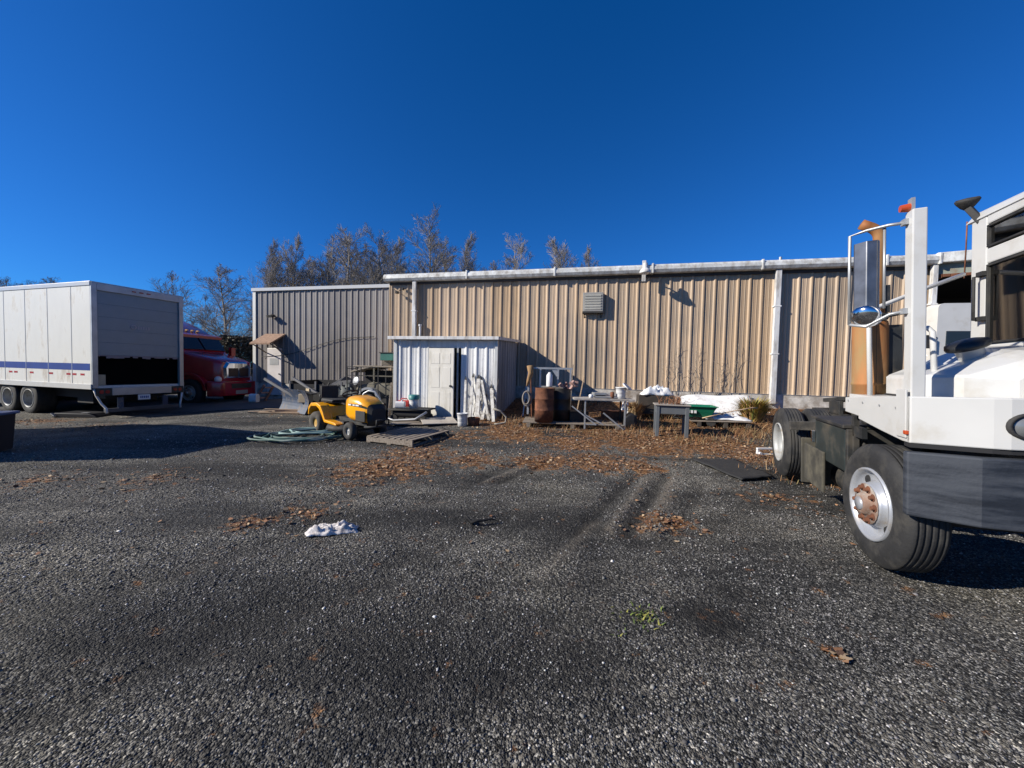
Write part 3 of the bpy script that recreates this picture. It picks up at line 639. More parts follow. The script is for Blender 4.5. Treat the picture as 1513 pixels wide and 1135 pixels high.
tr_spec = [  # px of trunk, py of top, distance, prototype, sx, label
 (398, 352, 42, protoB, .55, 'narrow bare tree left of the taller twin above the grey building'),
 (428, 338, 43, protoB, .6, 'tall narrow bare tree rising above the left part of the grey building'),
 (336, 388, 30, protoC, .9, 'wide spreading bare tree in the gap between red truck and grey building'),
 (300, 432, 38, protoD, .7, 'thin leafless sapling just right of the box truck roof'),
 (285, 470, 36, protoD, .8, 'short thin leafless sapling above the red truck roof'),
 (262, 402, 44, protoD, 1.1, 'faint leaning bare tree close behind the box truck corner'),
 (470, 378, 46, protoC, .75, 'low bushy bare tree above the middle of the grey building'),
 (514, 334, 44, protoA, .95, 'broad bare tree just left of the warehouse roof end'),
 (548, 352, 50, protoB, .9, 'dense bare tree behind the left end of the warehouse gutter'),
 (567, 328, 43, protoA, .8, 'upright bare tree directly above the warehouse roof corner'),
 (647, 311, 46, protoA, .8, 'tallest bare tree behind the warehouse roof'),
 (686, 343, 48, protoB, .62, 'smaller bare tree close right of the tallest one'),
 (757, 335, 47, protoA, .75, 'round topped bare tree alone behind the middle of the roof'),
 (836, 346, 49, protoB, .8, 'bare tree top left of the last small one over the roof'),
 (870, 364, 50, protoB, .55, 'smallest rightmost bare tree top over the warehouse roof'),
 (720, 385, 52, protoC, .7, 'low bare tree top barely showing between two taller ones'),
 (610, 395, 52, protoC, .8, 'low bare tree top barely above the gutter left of the tallest tree'),
 (440, 392, 50, protoC, .7, 'low bare tree crown just above the grey building roof trim'),
 (20, 410, 70, protoC, 1., 'distant reddish bare tree crown over the left end of the box truck'),
 (60, 408, 72, protoC, 1.1, 'distant bare tree crown over the box truck roof nearer its corner'),
 (490, 362, 47, protoB, .9, 'bushy bare tree filling the gap left of the broad tree by the roof end'),
 (532, 348, 52, protoC, .9, 'bare tree between the two broad ones left of the warehouse roof corner'),
 (582, 352, 51, protoB, .8, 'bare tree just right of the upright one above the roof corner'),
 (452, 385, 45, protoA, .9, 'low bare tree above the centre left of the grey roof trim'),
 (412, 372, 47, protoC, .7, 'low bare tree between the two narrow twins over the grey building'),
 (665, 352, 52, protoC, .7, 'low bare tree merging with the right side of the tallest tree'),
 (372, 440, 34, protoC, .6, 'short bare tree hard against the white corner of the grey building')]
used = set()
for i, (px, py, D, pr, sx, lab) in enumerate(tr_spec):
    top = U(px, py, D); H = top.z+.3; zt0 = max(v.co.z for v in [c_ for c_ in bpy.data.objects if c_.parent == pr and c_.name.startswith('crown')][0].data.vertices)
    o = pr if pr.name not in used else copy_tree(pr); used.add(pr.name)
    k = H/zt0; o.location = (top.x, D, -.3); o.rotation_euler = (0, 0, i*1.7); o.scale = (k*sx*1.25, k*sx*1.25, k); tag(o, lab, 'tree', 'bare trees behind the buildings')
# evergreen and brush in the gap
def shrub(name, px, py, D, r, h, n, pal, lab, size=.06):
    c = U(px, py, D); P_ = []
    for _ in range(n):
        a = random.random()*6.283; q = r*random.random()**.5; z = random.random()**.8*h; q *= (1-.5*(z/h)**2); P_.append((c.x+q*math.cos(a), D+q*math.sin(a), z+g(c.x, min(D, 16))))
    P3 = np.array(P_); n = len(P3); C_ = np.array(pal)[rng.integers(0, len(pal), n)]*rng.uniform(.5, 1.3, (n, 1))
    o = cloud(name, P3-np.array([[c.x, D, 0]]), rng.uniform(size*.6, size*1.4, n), C_, LEAF, STRW, flat=3); o.location = (c.x, D, 0)
    mb = MB()
    for k in range(12): a = random.random()*6.283; mb.tube([(0, 0, g(c.x, min(D, 16))-.1), (r*.3*math.cos(a), r*.3*math.sin(a), h*.5), (r*.6*math.cos(a), r*.6*math.sin(a), h*.85)], [.02, .012, .006], 5)
    mb.build('stem', BARK, o); tag(o, lab, 'shrub'); return o
shrub('evergreen_shrub', 350, 540, 27, 2.0, 3.6, 9000, [(.09, .075, .05), (.12, .10, .065), (.06, .06, .035), (.14, .11, .08)], 'dark olive evergreen brush in the gap behind the red truck', .075)
shrub('evergreen_shrub', 318, 540, 34, 2.2, 3.2, 6000, [(.12, .09, .07), (.15, .12, .09), (.07, .07, .04)], 'brownish brush behind the red truck windscreen, left of the dark brush', .08)
yb = G(1112, 622)
def bush_blades(c, n, r, h, pal, m=STRW):
    mb = MB()
    for _ in range(n):
        a = random.random()*6.283; q = random.random()*r*.45; p0 = Vector((q*math.cos(a), q*math.sin(a), 0)); e = r*random.uniform(.4, 1.2); hh = h*random.uniform(.5, 1.05)
        p1 = p0+Vector((math.cos(a)*e*.4, math.sin(a)*e*.4, hh*.7)); p2 = p0+Vector((math.cos(a)*e, math.sin(a)*e, hh*random.uniform(.75, 1.1))); s = Vector((-math.sin(a), math.cos(a), 0))*.012
        k = random.uniform(.6, 1.3); mb.cc = tuple(v*k for v in random.choice(pal)); mb.add([p0-s, p0+s, p1+s, p1-s, p2], [(0, 1, 2, 3), (3, 2, 4)])
    return mb
o = bush_blades(yb, 1300, .42, .62, [(.30, .24, .04), (.42, .30, .06), (.18, .20, .04), (.45, .26, .10)]).build('yellow_bush', STRW, recalc=False)
o.location = yb; tag(o, 'yellow-green tufty bush at the wall beside the white sheet', 'bush')
o = bush_blades(yb, 500, .3, .5, [(.42, .27, .13), (.33, .18, .08), (.5, .36, .2)]).build('dry_tuft', STRW, recalc=False)
o.location = G(938, 618); tag(o, 'tall tawny dry tuft between the work table and the planter', 'dry grass tuft')
# bare vines climbing by the shed corner and on the tan wall
def vine(name, px0, py0, px1, py1, fn, off, n, lab, root, rz):
    mb = MB(); a = fn(px0, py0, off); b = fn(px1, py1, off)
    for _ in range(n):
        x = random.uniform(a.x, b.x); z = b.z-.1; p = [(x, off, z)]
        H = (a.z-b.z)*random.uniform(.4, 1)
        for k in range(1, 9): x += random.uniform(-.07, .07); p.append((x, off-random.uniform(0, .03), z+H*k/8))
        mb.tube(p, [.009*(1-k/10) for k in range(9)], 4)
        for k in (3, 4, 5, 6, 7):
            q = Vector(p[k]); mb.tube([q, q+Vector((random.uniform(-.2, .2), -.02, random.uniform(.03, .2)))], [.005, .002], 3)
    o = mb.build(name, BARK, recalc=False); base(o, root, rz); return tag(o, lab, 'vine')
vine('bare_vine', 695, 540, 733, 625, S_, -.06, 16, 'tangle of bare grey vine stems over the right end of the shed front', SR, SRZ)
vine('bare_vine', 980, 500, 1100, 582, W, -.07, 14, 'thin bare vine stems climbing the tan wall above the white sheet', WR, WRZ)
vine('bare_vine', 960, 560, 1010, 610, W, -.5, 16, 'dead weed stalks standing behind the grey planter', WR, WRZ)

# ------------------------------------------------------------------ wheels
def wheel(parent, pos, rad, wid, out, rim_r, steer=0, style='front', rimm=None, name='wheel', nuts=True):
    """pos: centre of the OUTER face; out: +1 outer face towards +y, -1 towards -y (parent frame)."""
    ax = Matrix.Rotation(steer, 3, 'Z') @ Vector((0, out, 0)); mb = MB(); o = Vector(pos); r = rad; w_ = wid
    prof = [(rim_r, -.01), (rim_r+.02, .0), (rim_r+(r-rim_r)*.45, .012), (r*.93, -.008), (r*.975, -.028)]
    n_g = 5; x = -.028; gw = .005; span = w_-.056
    for k in range(n_g):
        a = -.028-span*(k+.8)/(n_g+.6); prof += [(r, a+gw*3), (r, a+gw*1.1), (r-.006, a+gw*.8), (r-.006, a-gw*.8), (r, a-gw*1.1), (r, a-gw*3)]
    prof += [(r*.975, -w_+.028), (r*.93, -w_+.008), (rim_r+.02, -w_), (rim_r, -w_+.01), (rim_r*.98, -w_*.5), (rim_r, -.01)]
    mb.lathe(prof, o, ax, 48); t = mb.build(name, BLACK, parent)
    mb = MB(); rr = rim_r
    if style == 'front':
        mb.lathe([(rr*1.03, -.02), (rr*1.03, .012), (rr*.97, .012), (rr*.93, -.02), (rr*.86, -.055), (rr*.66, -.05), (rr*.60, .0), (rr*.56, .018), (rr*.2, .018), (.001, .018)], o, ax, 40)
    else:
        mb.lathe([(rr*1.03, -.02), (rr*1.03, .012), (rr*.97, .012), (rr*.93, -.05), (rr*.88, -w_*.55), (rr*.62, -w_*.62), (rr*.55, -w_*.5), (.001, -w_*.5)], o, ax, 40)
    rm = mb.build('rim', rimm or RIMA, t)
    side = ax.cross(Vector((0, 0, 1))).normalized(); d0_ = .018 if style == 'front' else -w_*.5
    if nuts:
        n = 10 if rr > .22 else 5; R_ = rr*.46
        for k in range(n):
            q = o+side*math.cos(6.283*k/n)*R_+Vector((0, 0, math.sin(6.283*k/n)*R_)); mb = MB(); mb.cyl(q+ax*(d0_+.002), q+ax*(d0_+.012), .03*rr/.28, .03*rr/.28, n=10); mb.cyl(q+ax*(d0_+.002), q+ax*(d0_+.036), .021*rr/.28, .016*rr/.28, n=6); mb.build('wheel_nut', RUST, t)
    mb = MB(); mb.lathe([(rr*.58, d0_+.002), (rr*.575, d0_+.008), (rr*.34, d0_+.009), (rr*.32, d0_+.02), (rr*.28, d0_+.045), (rr*.22, d0_+.05), (.001, d0_+.05)], o, ax, 24); mb.build('hub', mat('dusty_rusted_hub', (.20, .12, .085), .8, var=.35, vs=9, dirt=(.3, .28, .25), dscale=8, damt=.5) if style == 'front' and rr > .22 else rimm or RIMA, t)
    if style == 'front' and rr > .22:
        mb = MB(); mb.lathe([(rr*.19, d0_+.049), (rr*.18, d0_+.062), (.001, d0_+.064)], o, ax, 16); mb.build('hub_cap', RIMA, t)
        for k in range(2):
            an = .9+math.pi*k; q = o+side*math.cos(an)*rr*.76+Vector((0, 0, math.sin(an)*rr*.76)); mb = MB(); mb.lathe([(.001, -.046), (.036, -.046), (.042, -.05)], q, ax, 14); mb.build('hand_hole', DARKM, t)
    return t

# ------------------------------------------------------------------ yard truck (front right wheel is the origin; x forward, y to its left)
YT = thing('yard_truck', 'white terminal yard truck with tall mirror post, rusty stack and navy bumper', 'truck', (3.046, 3.18, .02), R(-113))
YT.rotation_euler = (R(2.2), 0, R(-113))
wheel(YT, (0.07, -.03, .54), .49, .26, -1, .285, R(5), 'front')
wheel(YT, (0.07, 2.37, .48), .50, .26, 1, .285, R(5), 'front')
for y, o_ in ((-.03, -1), (2.37, 1)):
    wheel(YT, (-2.98, y, .55), .525, .27, o_, .285, 0, 'rear', RIMW)
    wheel(YT, (-2.98, y+(-o_)*.33, .55), .525, .27, o_, .285, 0, 'rear', RIMW, nuts=False)
mb = MB(); mb.box((-4.2, .72, .72), (.55, .82, 1.0)); mb.box((-4.2, 1.58, .72), (.55, 1.68, 1.0)); mb.box((-3.1, .82, .78), (-2.9, 1.58, .95)); mb.box((-4.2, .82, .75), (-4.08, 1.58, 1.0)); mb.cyl((-2.98, .3, .52), (-2.98, 2.1, .52), .09, n=12); mb.cyl((-2.98, 1.2, .52), (-.8, 1.2, .7), .05, n=10); mb.cyl((.09, .3, .5), (.09, 2.1, .5), .07, n=10); mb.cbox((-2.98, 1.2, .52), (.4, .4, .36)); mb.build('chassis', CHASS, YT)
mb = MB(); mb.cbox((-3.3, 1.2, 1.2), (.95, .9, .06), (0, R(-5), 0)); mb.cbox((-3.2, .75, 1.08), (.4, .06, .22)); mb.cbox((-3.2, 1.65, 1.08), (.4, .06, .22)); mb.build('fifth_wheel', CHASS, YT, bevel=.01)
mb = MB(); mb.bar((-3.5, .95, .95), (-1.2, .95, 1.12), .1, .12); mb.bar((-3.5, 1.45, .95), (-1.2, 1.45, 1.12), .1, .12); mb.cyl((-2.6, 1.1, .8), (-1.3, 1.1, 1.05), .07, n=10); mb.build('lift_arm', CHASS, YT)
# rear fender strips and plates over and ahead of the duals
mb = MB(); mb.tube([(-2.42, .3, .84), (-2.42, .3, .9)], .01, 4); mb.box((-2.42, -.02, .82), (-2.36, .66, .94)); mb.cbox((-2.1, .32, .86), (.6, .05, .08)); mb.build('fender_bracket', TREADM, YT, bevel=.01)
mb = MB(); mb.box((-1.62, .06, .62), (-.72, .62, 1.06)); mb.build('battery_box', DGREEN, YT, bevel=.02)
mb = MB(); mb.box((-1.66, .03, 1.065), (-.68, .66, 1.10)); mb.box((-.71, .06, .6), (-.66, .62, 1.06)); mb.build('battery_box_lid', CHASS, YT, bevel=.008)
mb = MB(); mb.box((-1.625, .02, .78), (-1.58, .055, .92)); mb.build('latch', CHROME, YT, bevel=.005)
mb = MB(); mb.box((-1.95, .0, .2), (-1.92, .62, .78)); mb.box((-1.92, .03, .26), (-1.25, .06, .72)); mb.build('mud_flap', mat('muddy_flap', (.045, .042, .034), .85, var=.3, dirt=(.10, .09, .065), dscale=5, damt=.5), YT, bevel=.01)
mb = MB(); mb.cyl((-1.5, .35, .42), (-.85, .35, .42), .17, n=18); mb.cyl((-1.1, .25, .62), (-1.1, .25, .25), .05, n=8); mb.build('air_tank', CHASS, YT)
mb = MB(); mb.box((-.68, .1, .55), (-.62, .14, 1.2)); mb.box((-.68, .1, 1.0), (-.45, .14, 1.1)); mb.cyl((-.6, .14, .45), (-.6, .14, .85), .03, n=8); mb.tube([(-.9, .4, 1.2), (-.7, .2, .95), (-.5, .15, .8), (-.35, .3, .75)], .02, 6); mb.build('step_bracket', CHASS, YT)
mb = MB(); mb.cbox((-.78, .45, 1.24), (.26, .4, .28)); mb.cyl((-.85, .42, 1.38), (-.85, .42, 1.5), .05, .03, n=10); mb.cyl((-.7, .6, 1.3), (-.7, .6, 1.47), .03, n=8); mb.build('hydraulic_unit', CHASS, YT, bevel=.015)
mb = MB(); mb.tube([(-.9, .6, 1.35), (-1.2, .7, 1.15), (-1.8, .9, 1.1), (-2.4, 1.0, 1.15), (-2.8, 1.1, 1.2)], .022, 6); mb.tube([(-.9, .7, 1.3), (-1.3, .8, 1.2), (-1.9, .8, 1.05), (-2.6, .9, 1.1)], .018, 6); mb.build('air_hose', BLACK, YT)
# deck, fender apron, front corner
mb = MB(); mb.box((-.53, .03, 1.38), (.54, 2.38, 1.42)); mb.box((.54, .3, 1.38), (.66, 2.1, 1.42)); mb.build('deck', WHITE, YT, bevel=.006)
mb = MB(); mb.prism([(-.53, 1.385), (-.53, 1.25), (-.24, 1.235), (-.24, 1.21), (.18, 1.16), (.48, 1.13), (.58, 1.13), (.58, 1.455), (.1, 1.43)], .0, .03, 1); mb.build('side_apron', WHITE, YT, bevel=.006)
mb = MB(); mb.prism([(-.53, 1.385), (-.53, 1.25), (-.24, 1.235), (.48, 1.13), (.58, 1.13), (.58, 1.455), (.1, 1.43)], 2.38, 2.41, 1); mb.build('side_apron', WHITE, YT, bevel=.006)
mb = MB(); mb.prism([(.58, .0), (.70, .35), (.715, .42), (.715, 2.0), (.70, 2.06), (.58, 2.41), (.54, 2.41), (.66, 2.05), (.67, 1.98), (.67, .43), (.66, .36), (.545, .0)], 1.13, 1.455, 2); mb.build('front_apron', WHITE, YT, bevel=.008)
mb = MB(); mb.prism([(.485, .01), (.58, .0), (.69, .35), (.70, .43), (.70, 2.0), (.58, 2.41), (.4, 2.3), (.4, .1)], 1.10, 1.129, 2); mb.build('apron_lip', DARKM, YT)
mb = MB(); mb.prism([(.615, -.03), (.74, .28), (.76, 2.12), (.615, 2.41), (.56, 2.41), (.66, 2.08), (.66, .32), (.56, -.03)], .63, 1.075, 2); mb.build('bumper', BUMPM, YT, bevel=.012)
for y in (.50, 1.90):
    mb = MB(); mb.loft([[(.712+dx, y+.085*s_*math.cos(6.283*k/24)*1.0, 1.28+.068*s_*math.sin(6.283*k/24)) for k in range(24)] for dx, s_ in ((0, 1.25), (.02, 1.2), (.022, 1.0), (.005, .98))]); hl = mb.build('headlight', BLACK, YT)
    mb = MB(); mb.loft([[(.712+dx, y+.08*s_*math.cos(6.283*k/20), 1.28+.07*s_*math.sin(6.283*k/20)) for k in range(20)] for dx, s_ in ((.005, 1), (.03, .6), (.035, .1))]); mb.build('lens', mat('grey_lamp_lens', (.20, .21, .22), .18, .3, var=.2), hl)
mb = MB(); mb.cbox((.55, -.008, 1.20), (.04, .02, .028)); mb.build('marker_light', AMBER, YT, bevel=.005)
for x_ in (-.45, -.15, .15, .40):
    mb = MB(); mb.cyl((x_, .001, 1.36), (x_, -.006, 1.36), .009, n=8); mb.build('bolt', ALU, YT)
mb = MB(); mb.box((-.33, .212, 1.421), (.22, .219, 1.436)); mb.bar((.22, .215, 1.428), (.42, .355, 1.428), .014); mb.bar((.42, .355, 1.428), (.50, .575, 1.428), .014); mb.build('hood_seal', BLACK, YT)
# tall post, lamp, mirror
mb = MB(); mb.box((.44, .02, 1.2), (.54, .10, 2.76), None); mb.build('mirror_post', WHITE, YT, bevel=.008)
mb = MB(); mb.box((.42, -.012, 1.16), (.55, .0, 1.5)); mb.build('post_base', WHITE, YT, bevel=.004)
mb = MB(); mb.cyl((.47, .03, 2.79), (.47, -.02, 2.79), .03, .024, n=12); ml = mb.build('marker_light', AMBER, YT)
mb = MB(); mb.box((.45, .03, 2.75), (.50, .05, 2.85)); mb.build('bracket', ALU, ml)
mc = Vector((.33, -.155, 0)); f_ = Vector((.85, -.53, 0)).normalized()
def mm(px, pz, d=0): s_ = Vector((f_.y, -f_.x, 0)); return mc + s_*px + f_*d + Vector((0, 0, pz))
ma = math.atan2(f_.y, f_.x)
mm4 = Matrix.Translation(mc) @ Matrix.Rotation(ma, 4, 'Z')
mb = MB(); mb.box((-.03, -.078, 2.10), (.0, .071, 2.62), mm4); mir = mb.build('mirror', ALU, YT, bevel=.012)
mb = MB(); mb.loft([[mm4 @ Vector(p) for p in ((.0, -.075, z), (.02, -.071, z), (.045, .012, z), (.012, .066, z), (.0, .068, z))] for z in (2.105, 2.615)], smooth=False); mb.build('mirror_shell', mat('dull_polished_shell', (.20, .20, .21), .33, .85, var=.3, vs=9), mir, bevel=.006)
q = mm4 @ Vector((0.0, 0, 2.05)); mb = MB(); mb.lathe([(.001, .045), (.05, .04), (.08, .02), (.095, 0), (.09, -.02), (.04, -.045)], q, mm4.to_3x3() @ Vector((.9, 0, -.55)), 24); mb.build('convex_mirror', CHROME, mir)
mb = MB(); o_ = .10
mb.tube([mm4 @ Vector((0, -o_, 2.0)), mm4 @ Vector((0, -o_, 2.69)), mm4 @ Vector((0, 0, 2.705)), (.42, -.06, 2.70), (.46, .02, 2.69)], .011, 8)
mb.tube([mm4 @ Vector((0, -o_, 2.0)), mm4 @ Vector((0, 0, 1.975)), (.42, -.05, 2.05), (.46, 0.02, 2.06)], .011, 8); mb.tube([mm4 @ Vector((0, o_, 2.1)), mm4 @ Vector((0, o_, 2.7))], .009, 6)
mb.cbox((.47, .008, 2.06), (.05, .03, .04)); mb.cbox((.47, .008, 2.69), (.05, .03, .04)); mb.build('mirror_arm', ALU, mir)
# exhaust
ex = Vector((-.50, .17, 0))
mb = MB(); mb.lathe([(.06, 1.36), (.128, 1.38), (.128, 1.50), (.134, 1.505), (.134, 1.525), (.128, 1.53), (.128, 2.05), (.12, 2.09), (.06, 2.12)], ex, (0, 0, 1), 28); es = mb.build('muffler', RUSTST, YT)
mb = MB(); ep = ex+Vector((-.03, .07, 0)); pts = [ep+Vector((0, 0, 2.06)), ep+Vector((0, 0, 2.87))]
for k in range(1, 7): a = R(60*k/6); pts.append(ep+Vector((.0, -.16*(1-math.cos(a)), 2.87+.13*math.sin(a))))
d_ = (pts[-1]-pts[-2]).normalized(); pts.append(pts[-1]+d_*.06); mb.tube(pts, .044, 16); mb.build('exhaust_pipe', RUSTST, es)
mb = MB(); mb.lathe([(.13, 2.12), (.16, 2.13), (.16, 2.15), (.1, 2.16)], ex, (0, 0, 1), 20); mb.cbox(ex+Vector((-.06, .12, 2.3)), (.08, .06, .25)); mb.cbox(ex+Vector((0.02, .16, 1.6)), (.06, .1, .9)); mb.build('exhaust_bracket', CHASS, es)
# hood
def hood_ring(a, y0, zc, y1=1.05, zs=1.60, zcr=1.82, yc=.70):
    return [(a, y0, 1.42), (a, y0, zs-.02), (a, y0+.02, zs), (a, yc-.04, zcr-.02), (a, yc+.03, zcr), (a, y1, zcr+.005), (a, y1, 1.42)]
mb = MB(); mb.loft([hood_ring(-.32, .22, 0), hood_ring(.22, .22, 0, zcr=1.77), hood_ring(.40, .36, 0, zs=1.60, zcr=1.73, yc=.72), hood_ring(.49, .58, 0, zs=1.58, zcr=1.67, yc=.78)], smooth=False); mb.build('hood', WHITE, YT, bevel=.015)
mb = MB(); mb.prism([(.49, 1.42), (.585, 1.42), (.49, 1.70)], .60, 1.06, 1); mb.box((.25, .985, 1.42), (.52, 1.06, 1.75)); mb.build('hood_nose', WHITE, YT, bevel=.012)
mb = MB(); mb.lathe([(.05, -.16), (.05, -.02), (.07, .0), (.115, .0), (.125, .015), (.118, .045), (.07, .062), (.001, .066)], (.04, .56, 1.80), (.12, -.34, 1), 28); pc = mb.build('air_cleaner_cap', mat('black_plastic_cap', (.012, .013, .015), .45, bump=.1), YT)
mb = MB(); mb.lathe([(.06, -.14), (.08, -.01), (.09, -.005)], (.04, .56, 1.80), (.12, -.34, 1), 24); mb.build('collar', WHITE, pc)
mb = MB(); mb.tube([(-.30, .10, 1.42), (-.33, .10, 2.14), (-.36, .16, 2.2), (-.60, .55, 2.36), (-.95, 1.02, 2.54)], .019, 10); mb.build('handrail', WHITE, YT)
mb = MB(); mb.tube([(.14, .33, 1.42), (.10, .33, 1.93), (.08, .31, 1.965), (.05, .27, 1.97), (.02, .24, 1.96)], .019, 10); mb.build('handrail', WHITE, YT)
mb = MB(); mb.tube([(-.38, .17, 1.42), (-.38, .17, 2.05), (-.35, .15, 2.1), (.36, .06, 2.06)], .009, 6); mb.cyl((-.15, .12, 2.07), (-.05, .11, 2.07), .016, n=8); mb.build('hose_hanger', BLACK, YT)
# cab
y = 1.06; RY = 2.38
mb = MB(); 
mb.box((-1.02, y, 1.42), (.40, y+.05, 1.93)); mb.box((-1.02, y, 1.93), (-.82, y+.05, 3.10)); mb.box((-.82, y, 2.665), (.40, y+.05, 2.80)); mb.box((-.82, y, 3.02), (.40, y+.05, 3.10)); mb.box((.28, y, 1.93), (.40, y+.05, 3.02))
mb.box((-1.02, RY-.05, 1.42), (.40, RY, 1.93)); mb.box((-1.02, RY-.05, 1.93), (-.82, RY, 3.10)); mb.box((-.82, RY-.05, 2.665), (.40, RY, 3.10)); mb.box((.28, RY-.05, 1.93), (.40, RY, 2.7))
mb.box((-1.02, y+.05, 1.42), (-.97, RY-.05, 1.95)); mb.box((-1.02, y+.05, 2.75), (-.97, RY-.05, 3.10)); mb.box((.35, y+.05, 1.42), (.40, RY-.05, 1.98)); mb.box((.35, y+.05, 2.72), (.40, RY-.05, 3.10))
cb = mb.build('cab', WHITE, YT, bevel=.012)
mb = MB(); mb.loft([[(-1.06, y-.02, 3.10), (-1.06, RY+.02, 3.10), (-1.04, RY-.05, 3.2), (-1.04, y+.05, 3.2)], [(.46, y-.02, 3.07), (.46, RY+.02, 3.07), (.42, RY-.05, 3.14), (.42, y+.05, 3.14)]], smooth=False); mb.build('roof', WHITE, cb, bevel=.02)
def gasket(name, x0, x1, z0, z1, m=GLASS):
    mb = MB(); t = .018
    for lo, hi in (((x0, z0), (x1, z0+t)), ((x0, z1-t), (x1, z1)), ((x0, z0+t), (x0+t, z1-t)), ((x1-t, z0+t), (x1, z1-t))): mb.box((lo[0], y-.008, lo[1]), (hi[0], y+.045, hi[1]))
    w_ = mb.build(name, BLACK, cb, bevel=.004); mb = MB(); mb.box((x0+t, y+.015, z0+t), (x1-t, y+.022, z1-t)); mb.build('pane', m, cb)
gasket('side_window', -.81, .27, 1.94, 2.655); gasket('upper_window', -.81, .27, 2.81, 3.01)
mb = MB(); mb.box((.37, y+.06, 1.99), (.38, RY-.06, 2.71)); mb.build('windscreen', GLASS, cb)
mb = MB(); mb.box((-.99, y+.06, 1.96), (-.98, RY-.06, 2.74)); mb.build('rear_window', GLASS, cb)
mb = MB(); mb.box((-.8, RY-.03, 1.94), (.27, RY-.02, 2.66)); mb.build('side_window', GLASS, cb)
INT = mat('cab_interior_grey', (.20, .21, .20), .7)
mb = MB(); mb.box((-.75, 1.45, 1.6), (-.2, 2.0, 1.95)); mb.loft([rect_ring(-.78, 1.47, 1.98, 1.9, 2.6, .08), rect_ring(-.64, 1.47, 1.98, 1.9, 2.6, .08)]); mb.box((.1, 1.12, 1.9), (.34, 2.3, 2.12)); mb.build('seat', INT, cb)
mb = MB(); mb.tube([(-.05+.05*math.cos(6.283*k/20)*1, 1.72+.2*math.sin(6.283*k/20), 2.12+.17*math.cos(6.283*k/20)) for k in range(20)], .014, 6, closed=True); mb.bar((-.02, 1.72, 2.12), (.15, 1.72, 2.0), .03); mb.build('steering_wheel', BLACK, cb)
mb = MB(); mb.box((-.35, 1.10, 1.99), (.1, 1.35, 2.03)); mb.box((-.35, 1.10, 2.06), (.1, 1.33, 2.10)); mb.build('document_tray', mat('pale_papers', (.45, .5, .47), .7), cb)
mb = MB(); mb.tube([(-.86, y-.01, 2.56), (-.86, y-.06, 2.56), (-.86, y-.06, 2.16), (-.86, y-.01, 2.16)], .012, 8); mb.build('grab_handle', BLACK, cb)
for z in (2.17, 2.58): mb = MB(); mb.cbox((-.835, y-.02, z), (.08, .04, .04)); mb.build('hinge', BLACK, cb)
mb = MB(); mb.lathe([(.001, .04), (.075, .035), (.088, .015), (.075, -.01), (.045, -.05), (.02, -.07)], (-1.0, y-.04, 3.30), (.25, -.1, 1), 20); mb.bar((-1.0, y-.03, 3.24), (-.94, y+.03, 3.08), .07, .05); mb.build('roof_horn', BLACK, cb, bevel=.006)
mb = MB(); mb.tube([(-1.12, y+.02, 3.15), (-1.13, y+.02, 2.9), (-1.11, y, 2.6)], .006, 5); mb.build('wiring', RUST, cb)

cb.location = (0, .045, -.07)
